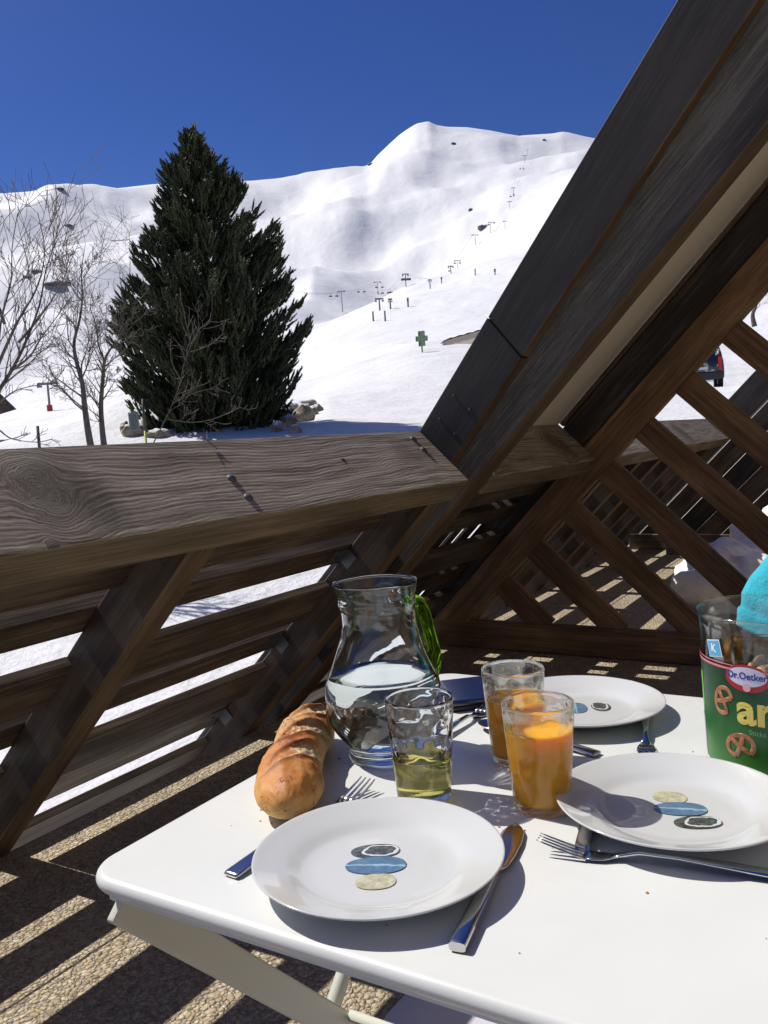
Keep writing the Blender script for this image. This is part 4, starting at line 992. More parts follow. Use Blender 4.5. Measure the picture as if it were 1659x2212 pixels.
def pine():
    rr = 24.0; random.seed(11)
    base = along(470, 960, rr); top = along(416, 284, rr+0.1); base.z -= 0.4
    right = Vector((RIGHT.x, RIGHT.y, 0)).normalized(); away = Vector((fw.x, fw.y, 0)).normalized()
    R = empty('pine_tree', base, 'tall dense dark green pine tree standing behind the handrail', 'tree')
    H = top.z - base.z; ax = lambda h: base.lerp(Vector((top.x, top.y, base.z)), min(1, h**1.6)) + Vector((0, 0, H*h))
    mk('trunk', tube_bm([ax(i/12) for i in range(13)], [0.24*(1-i/12.6) + 0.012 for i in range(13)], 10), M_bark, R, smooth=True)
    env = [(284, 410, 424), (310, 392, 440), (345, 376, 470), (385, 350, 500), (420, 346, 528), (460, 340, 560), (500, 328, 590), (535, 298, 608), (575, 292, 630), (620, 286, 645), (660, 272, 656), (700, 268, 668), (745, 262, 671), (790, 262, 670), (830, 278, 662), (870, 298, 645), (905, 318, 628), (945, 335, 610)]
    def envelope(h):
        y = 284 + (1-h)*(960-284)
        for a, b in zip(env[:-1], env[1:]):
            if y <= b[0]: f = (y-a[0])/(b[0]-a[0]); xl, xr = a[1]+(b[1]-a[1])*f, a[2]+(b[2]-a[2])*f; break
        else: xl, xr = env[-1][1:]
        cx = 416 + (470-416)*((1-h)**1.0); cx = 416+(470-416)*(1-h**1.6)
        k = rr/FPX; return max(0.05, (cx-xl)*k), max(0.05, (xr-cx)*k)
    bm = bmesh.new(); wood_ = bmesh.new()
    def tuft(p, d, L, w):
        # a bottle brush of needles round a short shoot
        d = d.normalized(); a = Vector((0, 0, 1)) if abs(d.z) < 0.8 else Vector((1, 0, 0)); u = d.cross(a).normalized(); v = d.cross(u)
        nb = 11
        for i in range(nb):
            t = (i+random.random())/nb; ang = i*2.4+random.random(); o = (u*cos(ang)+v*sin(ang))
            s = p + d*L*t*0.80; tip = s + (o*0.62+d*0.85).normalized()*w*(1.25-0.45*t)*random.uniform(0.8, 1.2)
            sd_ = d.cross(o)*w*0.20
            bm.faces.new((bm.verts.new(s-sd_), bm.verts.new(tip), bm.verts.new(s+sd_)))
        # the shoot's own dense core
        k = 4; r = w*0.30; A = [bm.verts.new(p+(u*cos(2*pi*j/k)+v*sin(2*pi*j/k))*r) for j in range(k)]; B = [bm.verts.new(p+d*L*0.55+(u*cos(2*pi*j/k+0.5)+v*sin(2*pi*j/k+0.5))*r*0.9) for j in range(k)]; tp = bm.verts.new(p+d*L*0.98)
        for j in range(k): bm.faces.new((A[j], A[(j+1) % k], B[(j+1) % k], B[j])); bm.faces.new((B[j], B[(j+1) % k], tp))
    nbr = 380; count = 0
    for i in range(nbr):
        h = 0.035 + 0.955*(i+random.random())/nbr; h = min(0.985, h)
        az = random.uniform(0, 2*pi); rl, rrr = envelope(h); c = cos(az)
        rad = (rrr if c > 0 else rl)*abs(c) + 0.5*(rl+rrr)*(1-abs(c))
        lobes = 0.955 + 0.10*noise.noise(Vector((cos(az)*1.6, sin(az)*1.6, h*6.0)))*2
        L = min(rad*1.03, rad*lobes*random.uniform(0.84, 1.04))
        hz = right*cos(az) + away*sin(az); o = ax(max(0.0, h-0.02-0.05*min(1, L/2.0)))
        rise = 0.20 + 0.75*h
        pts = []; ns = 7
        for s in range(ns+1):
            f = s/ns; pts.append(o + hz*L*f + Vector((0, 0, L*(rise*0.20*f + 0.26*f*f) - 0.10*L*sin(f*pi)*(1-h)))) 
        tube_bm(pts, [0.035*(1-f/ns)*min(1, L)+0.006 for f in range(ns+1)], 4, wood_, False)
        nt_ = int(10 + 21*L)
        for j in range(nt_):
            f = 0.30 + 0.70*(j+random.random())/nt_ if L > 0.7 else random.random()
            k = min(ns-1, int(f*ns)); p = pts[k].lerp(pts[k+1], f*ns-k)
            side = hz.cross(Vector((0, 0, 1))); sp = (1-f)*0.55*L*0.55+0.05
            p = p + side*random.uniform(-1, 1)*sp + Vector((0, 0, random.uniform(-0.10, 0.14)))
            d = hz*random.uniform(0.25, 0.9) + side*random.uniform(-0.5, 0.5) + Vector((0, 0, random.uniform(0.55, 1.15)))
            tuft(p, d, random.uniform(0.24, 0.42), random.uniform(0.085, 0.125)); count += 1
    for j in range(14): tuft(ax(0.955+0.003*j)+Vector((random.uniform(-.05, .05), random.uniform(-.05, .05), 0)), Vector((random.uniform(-.25, .25), random.uniform(-.25, .25), 1)), 0.36, 0.10)
    mk('branches', wood_, M_bark, R); mk('crown', bm, needle_material(), R)
pine()

def bare_tree(limbs, rr, label, seed, r0_=0.07, gens=4, spread=0.55, group='bare trees behind the handrail', taper=0.25, dens=1.0, up=0.25):
    """limbs: polylines of photograph points, grown with random side twigs at horizontal distance rr"""
    random.seed(seed); base = along(*limbs[0][0], rr)
    R = empty('bare_tree', base, label, 'tree', group)
    tb, cb = bmesh.new(), bmesh.new()
    away = Vector((fw.x, fw.y, 0)).normalized()
    def twig(p, d, L, r, g):
        pts = [p]; n = 5; q_ = p.copy(); dd = d.normalized()
        for i in range(n):
            dd = (dd + Vector((random.gauss(0, .13), random.gauss(0, .13), random.gauss(0, .10)+up*0.35))).normalized(); q_ = q_ + dd*L/n; pts.append(q_)
        tube_bm(pts, [max(0.0040, r*(1-i/(n+0.6))) for i in range(n+1)], 4 if g < gens else 3, cb, False)
        if g < gens:
            for i in range(1, n+1):
                for _ in range(2 if random.random() < 0.55*dens else 1):
                    if random.random() > 0.86*dens: continue
                    a = Vector((random.gauss(0, 1), random.gauss(0, 1), random.gauss(0, 1))); b = (pts[i]-pts[i-1]).normalized(); a = (a-b*a.dot(b)).normalized()
                    twig(pts[i], b*(1-spread)+a*spread, L*random.uniform(0.35, 0.62), r*0.5*(1-i/(n+2)), g+1)
    for li, limb in enumerate(limbs):
        lift = [random.uniform(-0.35, 0.35)*i/len(limb) for i in range(len(limb))] if li else [0]*len(limb)
        P = [along(x, y, rr) + away*lf for (x, y), lf in zip(limb, lift)]
        fine = []
        for i in range(len(P)-1):
            a, b, c, d = P[max(i-1, 0)], P[i], P[i+1], P[min(i+2, len(P)-1)]
            for k in range(5):
                u = k/5; fine.append(0.5*((2*b)+(c-a)*u+(2*a-5*b+4*c-d)*u*u+(3*b-a-3*c+d)*u**3))
        fine.append(P[-1]); n = len(fine); Ll = sum((P[i+1]-P[i]).length for i in range(len(P)-1)); rb = r0_ if li == 0 else min(r0_*0.55, 0.012*Ll+0.004)
        rad = [max(0.006, rb*(1-(1-taper*0.2)*(i/(n-1))**0.8)) for i in range(n)]
        tube_bm(fine, rad, 8, tb if li < 2 else cb, True)
        for i in range(max(2, n//5), n):
            for _ in range(2 if random.random() < 0.5*dens else 1):
                if random.random() > 0.75*dens: continue
                a = Vector((random.gauss(0, 1), random.gauss(0, 1), random.gauss(0, 1))); b = (fine[i]-fine[i-1]).normalized(); a = (a-b*a.dot(b)).normalized()
                Lr = (fine[-1]-fine[0]).length
                twig(fine[i], b*(1-spread)+a*spread, Lr*random.uniform(0.16, 0.34), min(0.02, rad[i]*0.5), 1)
    mk('trunk', tb, M_bark, R, smooth=True); mk('crown', cb, M_twig, R, smooth=True)
bare_tree([[(200, 985), (190, 930), (183, 880), (178, 830), (165, 780), (160, 740), (172, 690), (178, 640), (176, 590), (182, 540)],
           [(178, 830), (178, 790), (188, 760), (186, 715), (176, 680)], [(190, 760), (212, 735), (225, 700), (238, 670)], [(178, 880), (150, 855), (120, 820), (104, 790)],
           [(165, 780), (140, 762), (115, 745), (95, 720)], [(176, 650), (155, 620), (145, 585), (150, 560)], [(180, 600), (200, 570), (198, 530)]],
          19.0, 'slender grey bare tree with a forked trunk, left of its twin stem', 3, 0.080, 3, dens=0.68)
bare_tree([[(228, 985), (222, 940), (218, 880), (222, 820), (226, 780), (238, 755), (255, 735), (270, 705)],
           [(226, 780), (212, 745), (205, 700), (196, 660), (200, 610)], [(255, 735), (270, 728), (292, 722)], [(222, 830), (240, 815), (262, 800)], [(218, 890), (200, 860), (182, 842), (160, 835)]],
          20.0, 'leaning grey bare tree standing just left of the dark pine', 8, 0.080, 3, dens=0.68)
bare_tree([[(-75, 1010), (-45, 930), (-12, 860), (25, 800), (55, 740), (85, 660), (100, 580), (122, 520)],
           [(-20, 870), (-5, 780), (10, 690), (28, 610), (40, 540), (52, 470)], [(25, 800), (60, 770), (95, 735), (125, 690), (152, 640)], [(-5, 790), (40, 700), (72, 620), (88, 540), (96, 470)],
           [(10, 700), (-20, 610), (-25, 520), (-10, 440)], [(-30, 900), (20, 850), (70, 835), (115, 830)], [(40, 740), (80, 690), (120, 620), (158, 540)], [(-10, 860), (-20, 780), (-40, 690)], [(0, 930), (30, 948), (70, 955), (105, 948)]],
          13.0, 'big spreading bare tree cut off by the left edge of the picture', 21, 0.048, 2, dens=0.68, spread=0.42)
bare_tree([[(290, 800), (282, 740), (281, 680), (280, 620), (281, 560), (279, 500)], [(282, 700), (272, 660), (262, 620), (258, 585)], [(281, 740), (296, 700), (304, 660)]],
          26.5, 'very thin straight bare tree behind the upper left side of the pine', 4, 0.04, 2, dens=0.7)
bare_tree([[(330, 960), (360, 900), (385, 840), (400, 780), (425, 720), (455, 690)], [(375, 870), (420, 850), (460, 840), (500, 850)], [(360, 905), (410, 912), (460, 905), (520, 880)], [(390, 820), (370, 780), (365, 740)], [(410, 760), (450, 745), (480, 720)]],
          17.5, 'scrubby grey bush reaching in front of the lower left of the pine', 13, 0.013, 2, dens=0.6)
bare_tree([[(1630, 705), (1626, 680), (1634, 655), (1628, 610), (1640, 560)], [(1630, 650), (1655, 620), (1680, 570)], [(1632, 640), (1610, 600), (1600, 550)]],
          55.0, 'bare tree above the parking area, seen through the top corner of the lattice', 17, 0.16, 3, dens=0.8, group=None)

# ------------------------------------------------------------------ things out on the snow
M_pylon = simple('grey_painted_pylon', (0.16, 0.17, 0.19), 0.6); M_red = simple('red_padding', (0.42, 0.04, 0.04), 0.7)
PTOPS = {}
def pylon(x, y, top, wpx, label, red=False, kind=0):
    hit = ground_hit(x, y)
    if hit is None: return
    dist = (hit-CAM).length; k = dist/FPX; H = (y-top)*k*0.98; W = wpx*k
    R = empty('lift_pylon', hit, label, 'pylon', 'ski lift pylons climbing the mountain', YAW+0.12)
    r = max(0.25, H*0.022); PTOPS[label] = (hit + Vector((0, 0, H)), W)
    mk('mast', cyl_bm(r, H+4, 10, r*0.7, -4), M_pylon, R, local=True)
    if W > 0:
        mk('crossarm', box_bm(W, r*1.3, r*1.5, r*0.2), M_pylon, R, Matrix.Translation((0, 0, H)), local=True)
        for sx in (-0.5, 0.5): mk('sheave_train', box_bm(W*0.26, r*1.0, r*1.5, r*0.2), M_pylon, R, Matrix.Translation((sx*W*0.80, 0, H-r*2.0)), local=True)
    if red: mk('padding', cyl_bm(r*2.0, H*0.22, 12), M_red, R, local=True)
z4 = lambda x, y: ((x/1.7463+1150)/1.8517, (y/1.7463+900)/1.8517)
zA = lambda x, y: ((x/2.0738+1900)/1.8517, (y/2.0738+450)/1.8517)
def py4(bx, by, ty, wz, label, red=False): x, y = z4(bx, by); _, t = z4(bx, ty); pylon(x, y, t, wz/3.2336, label, red)
def pyA(bx, by, ty, wz, label): x, y = zA(bx, by); _, t = zA(bx, ty); pylon(x, y, t, wz/3.840, label)
py4(385, 607, 465, 50, 'largest lift pylon, just right of the pine, with a double crossarm')
py4(633, 482, 400, 52, 'T-shaped lift pylon with a red foot on the skyline of the snow shoulder', True)
py4(828, 432, 345, 44, 'T-shaped lift pylon rising behind the crest of the snow shoulder')
py4(645, 597, 518, 60, 'thin lift pylon with a wide arm above the groomed track')
py4(720, 587, 520, 30, 'short lift pylon close to the right of the groomed track')
py4(843, 572, 515, 14, 'small single pole pylon right of the groomed track')
py4(600, 672, 605, 0, 'left pole of the pair at the head of the groomed track')
py4(683, 672, 600, 0, 'right pole of the pair at the head of the groomed track')
py4(997, 445, 385, 26, 'small lift pylon half way along the snow shoulder')
py4(1077, 408, 368, 12, 'tiny pole on the snow shoulder, right of the small pylon')
py4(1142, 340, 290, 40, 'lift pylon on the upper snow shoulder, lower one of a close pair')
py4(1188, 300, 250, 44, 'lift pylon on the upper snow shoulder, upper one of a close pair')
py4(1313, 138, 72, 46, 'lift pylon beside the dark rocky knoll')
py4(1312, 352, 310, 8, 'tiny pole near the roof plank on the upper shoulder')
py4(1450, 348, 312, 14, 'tiny pole closest to the roof plank')
pyA(130, 1000, 915, 34, 'lift pylon right of the dark rocky knoll, first of the upper line')
pyA(250, 967, 905, 30, 'lift pylon second of the upper line above the knoll')
pyA(290, 795, 742, 30, 'lift pylon in the middle of the upper mountain face')
pyA(320, 702, 630, 28, 'lift pylon third from the top of the upper mountain face')
pyA(415, 420, 362, 34, 'lift pylon high on the face below the summit ridge')
pyA(438, 345, 312, 14, 'highest tiny lift pylon under the summit ridge')
pylon(108, 888, 832, 40, 'lift pylon with a red padded foot behind the bare trees', True)

def cable():
    keys = ['largest lift pylon', 'T-shaped lift pylon with a red', 'T-shaped lift pylon rising', 'lift pylon on the upper snow shoulder, upper', 'lift pylon beside the dark', 'lift pylon right of the dark', 'lift pylon in the middle', 'lift pylon third', 'lift pylon high']
    P = []
    for k in keys:
        for lab, (p, W) in PTOPS.items():
            if lab.startswith(k): P.append((p, W))
    if len(P) < 3: return
    C0 = empty('chairlift', P[0][0], 'thin chairlift cables with small chairs strung between the pylons', 'chairlift')
    side = Vector((cos(YAW+0.12), sin(YAW+0.12), 0)); mc = simple('cable_dark', (0.05, 0.05, 0.055), 0.6)
    first = P[0][0] + (P[0][0]-P[1][0])*0.9; first.z = P[0][0].z - 16; P = [(first, P[0][1])] + P
    for s_ in (-1, 1):
        line = []
        for (a, wa), (b, wb) in zip(P[:-1], P[1:]):
            for i in range(10):
                f = i/10; p = a.lerp(b, f) + side*s_*0.40*(wa+(wb-wa)*f); p.z -= 4*f*(1-f)*(b-a).length*0.018; line.append(p)
        mk('cable', tube_bm(line, 0.045, 4), mc, C0)
        dist = 0
        for i in range(1, len(line)):
            dist += (line[i]-line[i-1]).length
            if dist > 75:
                dist = 0; p = line[i]
                bm = tube_bm([p, p-Vector((0, 0, 2.2))], 0.10, 5); b = box_bm(2.0, 0.7, 0.25, 0.05); b2 = box_bm(2.0, 0.15, 0.9, 0.05)
                for bb, dz, dy in ((b, -2.5, 0), (b2, -2.1, 0.35)):
                    bmesh.ops.rotate(bb, cent=(0, 0, 0), matrix=Matrix.Rotation(YAW, 3, 'Z'), verts=bb.verts); bmesh.ops.translate(bb, vec=p+Vector((0, dy, dz)), verts=bb.verts)
                    me = bpy.data.meshes.new('x'); bb.to_mesh(me); bb.free(); bm.from_mesh(me)
                mk('chair', bm, M_pylon, C0)
cable()
M_rock = None
def rock_mat():
    q = NT('dark_rock'); v = q.obj(); n = q.noise(v, 0.25, 6, 0.7); q.pbr(q.ramp(n, [(0.4, (0.08, 0.085, 0.10)), (0.65, (0.22, 0.22, 0.25))]), 0.9); return q.m
M_rock = rock_mat()
def outcrop(x, y, wpx, hpx, label, seed):
    hit = ground_hit(x, y)
    if hit is None: return
    k = (hit-CAM).length/FPX
    lump('rock_outcrop', hit, wpx*k*0.5, wpx*k*0.5, hpx*k*0.55, seed, M_rock, label, 'rock', 'dark rocks showing through the snow', 3, 0.4, 1.3)
outcrop(132, 410, 14, 7, 'dark rock capping the small bump on the left skyline', 1)
outcrop(148, 488, 14, 7, 'dark rock patch on the slope below the left skyline bump', 2)
outcrop(120, 614, 44, 10, 'largest dark rock ledge, behind the two bare trees', 3)
outcrop(145, 612, 14, 8, 'small dark rock right of the largest ledge', 4)
outcrop(80, 588, 22, 9, 'dark rock up left of the largest ledge', 5)
outcrop(58, 600, 16, 7, 'dark rock low left of the largest ledge', 6)
outcrop(800, 356, 12, 6, 'little rock at the left foot of the summit cone', 7)
outcrop(979, 311, 10, 5, 'little dark rock just below the summit ridge', 8)
outcrop(1016, 455, 8, 9, 'dark pointed rock on the open face, left of the upper pylons', 9)
outcrop(1043, 492, 22, 12, 'grey rocky knoll beside the lift line', 10)
outcrop(1120, 293, 10, 5, 'dark block on the summit ridge, left one of two', 12)
outcrop(1150, 290, 10, 6, 'dark block on the summit ridge, right one of two', 13)
outcrop(1175, 303, 7, 5, 'dark speck of rock below the right end of the ridge', 14)

# green cross sign
def cross_sign():
    hit = along(912, 758, 58.0); hit.z = ground_z(hit.x, hit.y); k = (hit-CAM).length/FPX
    R = empty('cross_sign', hit, 'grey green pharmacy cross sign standing in the snow', 'sign', None, YAW)
    zc = (CAM + ray(912, 731).normalized()*((hit-CAM).length/ray(912, 731).normalized().dot((hit-CAM).normalized()))).z - hit.z
    m1 = simple('sign_green', (0.10, 0.20, 0.085), 0.5); m2 = simple('sign_panel', (0.22, 0.30, 0.18), 0.4)
    s = 32*k
    for i, (dx, dy, m) in enumerate(((0.13*s, -0.10, m2), (-0.10*s, 0.06, m1))):
        mk('cross_face', box_bm(s*0.30, 0.12, s, 0.02), m, R, Matrix.Translation((dx*0.6, dy, zc)), local=True)
        mk('cross_face', box_bm(s*0.26, 0.115, s*0.34, 0.02), m, R, Matrix.Translation((dx*0.6-s*0.20, dy, zc)), local=True)
        mk('cross_face', box_bm(s*0.26, 0.115, s*0.34, 0.02), m, R, Matrix.Translation((dx*0.6+s*0.20, dy, zc)), local=True)
    mk('post', cyl_bm(0.05, zc+1.2, 10, None, -1.0), m1, R, local=True)
cross_sign()
# long low building half buried in snow
def hut():
    rr = 66.0; a = along(952, 744, rr); b = along(1060, 735, rr-4); c = (a+b)/2; g = ground_z(c.x, c.y)
    d = (b-a); d.z = 0; L = d.length; k = rr/FPX
    R = empty('snow_shelter', (c.x, c.y, g), 'long low beige building half buried in snow behind the green cross', 'building', None, atan2(d.y, d.x))
    mw = simple('beige_render', (0.42, 0.36, 0.30), 0.8)
    bm = bmesh.new(); hh = 0.86; D = 3.0
    prof = [(-L/2, 0.0), (-L/2+0.25, hh*0.35), (-L/2+0.8, hh*0.62), (L/2, hh*0.95), (L/2, -0.6), (-L/2, -0.6)]
    A = [bm.verts.new((x, 0, z)) for x, z in prof]; B = [bm.verts.new((x, D, z)) for x, z in prof]
    bm.faces.new(A); bm.faces.new(list(reversed(B)))
    for i in range(len(prof)): bm.faces.new((A[i], B[i], B[(i+1) % len(prof)], A[(i+1) % len(prof)]))
    bmesh.ops.recalc_face_normals(bm, faces=bm.faces)
    mk('wall', bm, mw, R, local=True)
    bm = bmesh.new(); n = 20; rows = []
    for i in range(n+1):
        x = -L/2 + L*i/n; f = i/n; zt = hh*(0.30+0.35*min(1, f*9)+0.30*f); row = []
        for (y, dz) in ((-0.15, 0.02), (-0.10, 0.10), (0.4, 0.16), (D, 0.2), (D+0.2, -0.5)): row.append(bm.verts.new((x, y, zt+dz*0.7+0.03*sin(i*1.7))))
        rows.append(row)
    for p_, q_ in zip(rows[:-1], rows[1:]):
        for j in range(4): bm.faces.new((p_[j], p_[j+1], q_[j+1], q_[j]))
    mk('snow_roof', bm, snow_mat('roof_snow', True), R, smooth=True, local=True)
hut()
# marker poles
def marker(x, yb, yt, rr, label):
    p = along(x, yb, rr); t = along(x-3, yt, rr); g = ground_z(p.x, p.y); p.z = min(p.z, g)-0.2
    R = empty('marker_pole', p, label, 'pole', 'snow marker poles')
    m = p.lerp(t, 0.72)
    mk('pole', tube_bm([p, m], 0.022, 8), simple('yellow_green_pole', (0.45, 0.52, 0.06), 0.5), R, smooth=True)
    mk('pole_top', tube_bm([m, t], 0.024, 8), simple('dark_pole_top', (0.04, 0.045, 0.03), 0.6), R, smooth=True)
marker(84, 960, 920, 15.0, 'yellow green marker pole with a dark top at the far left of the handrail')
marker(311, 912, 862, 16.5, 'yellow green marker pole beside the grey bin, left foot of the pine')
# boulders round the foot of the pine
q = NT('boulder'); v = q.obj(); n = q.noise(v, 2.2, 6, 0.75, 0.6)
gm = q.n('ShaderNodeNewGeometry'); sg = q.n('ShaderNodeSeparateXYZ'); q.l(gm.outputs['Normal'], sg.inputs[0])
c = q.ramp(n, [(0.35, (0.10, 0.075, 0.05)), (0.52, (0.30, 0.24, 0.17)), (0.7, (0.46, 0.39, 0.30))])
c = q.mix(q.math('MULTIPLY', q.math('SUBTRACT', q.math('ADD', sg.outputs[2], q.math('MULTIPLY', n, 0.8)), 1.05, clamp=True), 6.0, clamp=True), c, (0.68, 0.69, 0.71))
q.pbr(c, 0.85, 0, q.bump(n, 0.5, 0.08)); M_boul = q.m
BL = [(612, 898, 30, 22, 23, 'brown boulder at the right edge of the pine foot, behind the pile'), (684, 884, 26, 14, 23, 'flat snow capped stone at the far right of the pile'), (664, 872, 30, 14, 23, 'flat brown stone on top of the boulder pile'), (628, 885, 24, 20, 23, 'tan boulder in the middle of the pile, under the pine tips'), (622, 915, 30, 26, 23.0, 'brown grey boulder under the right edge of the pine, partly in the tree shadow'), (655, 905, 34, 34, 22.6, 'largest pale boulder right of the pine, with snow on top'), (645, 880, 26, 18, 23.6, 'flat boulder lying on the largest pale boulder'),
      (672, 892, 18, 20, 22.4, 'smaller pale boulder at the right end of the pile'), (600, 925, 26, 18, 22.2, 'low boulder showing between the pine trunk and the pile'), (638, 928, 20, 14, 21.8, 'small boulder in front of the pile, just above the handrail'),
      (290, 932, 36, 22, 18.6, 'brown boulder at the left foot of the pine, below the grey bin'), (322, 918, 26, 24, 19.2, 'dark boulder beside the second marker pole'), (345, 936, 34, 16, 19.6, 'long flat boulder under the left branches of the pine'), (270, 925, 16, 18, 18.4, 'small squared dark stone at the far left of the rocks')]
for i, (x, y, wp, hp, rr, lab) in enumerate(BL):
    P = ground_hit(x, y+6) or along(x, y, rr)
    if (P-CAM).length > 45: P = along(x, y, rr)
    k = (P-CAM).length/FPX
    lump('boulder', P + Vector((0, 0, hp*k*0.15)), wp*k*0.80, wp*k*0.6, hp*k*0.95, i+20, M_boul, lab, 'rock', 'boulders at the foot of the pine', 3, 0.35, 1.4)
# bin
P = along(289, 908, 18.2); k = 18.2/FPX
BN = empty('bin', P - Vector((0, 0, 20*k)), 'small grey green bin standing left of the pine', 'bin')
mk('bin_body', cyl_bm(9.5*k, 34*k, 20, 10.5*k), simple('grey_green_bin', (0.10, 0.13, 0.12), 0.5), BN, smooth=False, local=True)
bm = bmesh.new(); bmesh.ops.create_uvsphere(bm, u_segments=20, v_segments=8, radius=11*k); bmesh.ops.scale(bm, vec=(1, 1, 0.45), verts=bm.verts)
mk('bin_lid', bm, simple('bin_lid', (0.16, 0.19, 0.18), 0.4), BN, Matrix.Translation((0, 0, 34*k)), smooth=True, local=True)
# dark eave at the left edge
def eave():
    rr = 30.0; tip = along(36, 884, rr); R = empty('chalet', along(-120, 900, rr), 'dark brown chalet roof corner poking in at the left edge', 'building')
    a0, a1 = along(-260, 600, rr), along(-260, 970, rr); away = ray(36, 884); away.z = 0; away.normalize(); away = (away - Vector((RIGHT.x, RIGHT.y, 0))*0.25).normalized()
    bm = bmesh.new(); tri = [tip, a0, a1]
    A = [bm.verts.new(p) for p in tri]; B = [bm.verts.new(p+away*5) for p in tri]
    bm.faces.new(A); bm.faces.new(list(reversed(B)))
    for i in range(3): bm.faces.new((A[i], B[i], B[(i+1) % 3], A[(i+1) % 3]))
    bmesh.ops.recalc_face_normals(bm, faces=bm.faces)
    mk('roof', bm, M_slat, R)
    c = along(-190, 930, rr+2.6); mk('wall', box_bm(3.2, 3.6, 3.2, 0.02), M_slat, R, Matrix.Translation(c) @ Matrix.Rotation(YAW, 4, 'Z'))
eave()

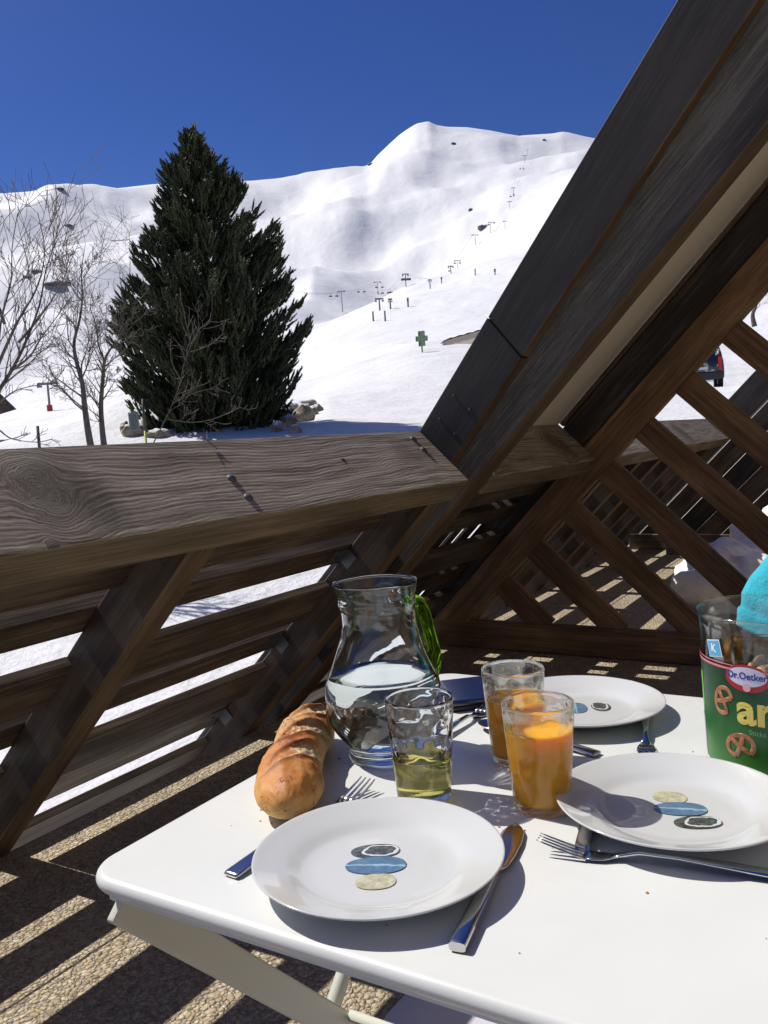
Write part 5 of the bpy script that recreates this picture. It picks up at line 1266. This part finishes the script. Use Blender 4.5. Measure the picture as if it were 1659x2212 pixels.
# ------------------------------------------------------------------ car seen through the lattice
def car():
    rr = 43.0; tgt = along(1512, 838, rr); k = rr/FPX
    gz = ground_z(tgt.x, tgt.y); tgt.z = gz - 0.05
    g = ground_z(tgt.x, tgt.y)
    sc = 1.0; R = empty('parked_car', tgt, 'dark patterned van parked in the snow, seen through the lattice', 'van', None, YAW+radians(72))
    # own frame: +x forwards, rear faces the camera; a van with rounded rear
    q = NT('camouflage_wrap'); v = q.obj(); vo = q.noise(v, 2.6, 2, 0.5); vo2 = q.noise(q.mapping(v, (1, 1, 1), (7, 3, 1)), 3.4, 2)
    c = q.ramp(vo, [(0.0, (0.02, 0.03, 0.03)), (0.46, (0.06, 0.09, 0.07)), (0.52, (0.45, 0.45, 0.42)), (0.60, (0.10, 0.10, 0.09))], 'CONSTANT')
    q.pbr(c, 0.3, 0, Coat_Weight=0.5)
    side = [(-2.10, 0.42), (-2.18, 0.75), (-2.12, 1.15), (-1.95, 1.60), (-1.72, 1.78), (0.4, 1.80), (1.05, 1.25), (1.95, 1.05), (2.15, 0.75), (2.15, 0.42)]
    bm = bmesh.new(); rows = []
    for (yy, sc_, dz) in ((-0.86, 1.0, 0), (-0.90, 1.0, 0), (-0.80, 0.985, 0.02), (0.80, 0.985, 0.02), (0.90, 1.0, 0), (0.86, 1.0, 0)):
        rows.append([bm.verts.new((x*sc_, yy*(1 - max(0, z-1.0)*0.22), z+dz*(z > 1))) for x, z in side])
    for a_, b_ in zip(rows[:-1], rows[1:]):
        for i in range(len(side)): bm.faces.new((a_[i], a_[(i+1) % len(side)], b_[(i+1) % len(side)], b_[i]))
    bm.faces.new(rows[0]); bm.faces.new(list(reversed(rows[-1])))
    bmesh.ops.recalc_face_normals(bm, faces=bm.faces); bmesh.ops.bevel(bm, geom=[e for e in bm.edges if e.calc_face_angle(0) > 0.5], offset=0.07, segments=3, affect='EDGES')
    mk('body', bm, q.m, R, smooth=True, local=True)
    gl = simple('car_glass', (0.008, 0.014, 0.035), 0.08, 0, Coat_Weight=0.8)
    def plate_(name, pts, mat, th=0.03):
        bm = bmesh.new(); A = [bm.verts.new(p) for p in pts]; f = bm.faces.new(A); f.normal_update(); nrm = f.normal.copy()
        B = [bm.verts.new(Vector(p)+nrm*th) for p in pts]; bm.faces.new(list(reversed(B)))
        for i in range(len(A)): bm.faces.new((A[i], B[i], B[(i+1) % len(A)], A[(i+1) % len(A)]))
        bmesh.ops.recalc_face_normals(bm, faces=bm.faces); return mk(name, bm, mat, R, local=True)
    plate_('rear_window', [(-2.13, -0.62, 1.16), (-1.965, -0.56, 1.62), (-1.965, 0.56, 1.62), (-2.13, 0.62, 1.16)], gl, 0.025)
    for s in (-1, 1):
        plate_('side_window', [(-1.75, s*0.865, 1.18), (-1.62, s*0.775, 1.62), (0.2, s*0.775, 1.64), (0.75, s*0.865, 1.22)], gl, 0.02*s)
        mk('tail_light', box_bm(0.10, 0.15, 0.62, 0.03, 2), simple('tail_light_red', (0.55, 0.015, 0.015), 0.2), R, Matrix.Translation((-2.13, s*0.77, 1.02)), local=True)
        for xx in (-1.35, 1.35):
            w_ = mk('wheel', cyl_bm(0.34, 0.22, 28, None, -0.11), simple('black_rubber', (0.012, 0.012, 0.012), 0.8), R, Matrix.Translation((xx, s*0.80, 0.34)) @ Matrix.Rotation(pi/2, 4, 'X'), local=True)
            mk('rim', cyl_bm(0.20, 0.23, 20, None, -0.115), M_steel, w_, Matrix.Identity(4), local=True)
    mk('bumper', box_bm(0.22, 1.80, 0.34, 0.05, 2), simple('bumper_black', (0.02, 0.02, 0.022), 0.5), R, Matrix.Translation((-2.14, 0, 0.52)), local=True)
    mk('number_plate', box_bm(0.02, 0.52, 0.11, 0.005), simple('plate_pale', (0.6, 0.6, 0.58), 0.4), R, Matrix.Translation((-2.20, 0, 0.85)), local=True)
car()

# house wall behind the camera (seen only in the light it gives back)
WL = empty('chalet_wall', (1.75, 3.5, 0), 'timber clad chalet wall behind the camera', 'wall')
qw = NT('wall_boards'); nw = qw.noise(qw.obj(), 60, 4); qw.pbr(qw.ramp(nw, [(0.3, (0.18, 0.145, 0.115)), (0.7, (0.25, 0.205, 0.165))]), 0.9, 0, qw.bump(nw, 0.3, 0.004))
mk('wall', box_bm(0.2, 10.4, 4.6, 0.01), qw.m, WL, Matrix.Translation((1.85, 3.6, 2.30)))
for o in bpy.data.objects:
    if o.name.split('.')[0] in ('table_top', 'dish'):
        o.cycles.is_caustics_receiver = True

random.seed(77); bm = bmesh.new()
for i in range(90):
    u = random.random(); cx_, cy_ = -0.60-0.12*u+random.gauss(0, 0.035), 0.72+0.26*u+random.gauss(0, 0.03)
    if i > 60: cx_, cy_ = random.uniform(-0.66, -0.05), random.uniform(0.60, 1.25)
    r_ = random.uniform(0.0005, 0.0016); b0 = len(bm.verts)
    bmesh.ops.create_icosphere(bm, subdivisions=1, radius=r_); bm.verts.ensure_lookup_table()
    for v_ in bm.verts[b0:]: v_.co = Vector((v_.co.x*random.uniform(0.7, 1.5)+cx_, v_.co.y*random.uniform(0.7, 1.4)+cy_, max(0, v_.co.z)+TZ+0.0002))
o = mk('bread_crumbs', bm, simple('crumb', (0.42, 0.25, 0.10), 0.8)); tag(o, 'fine bread crumbs scattered over the white table top', 'crumbs', None, 'stuff')
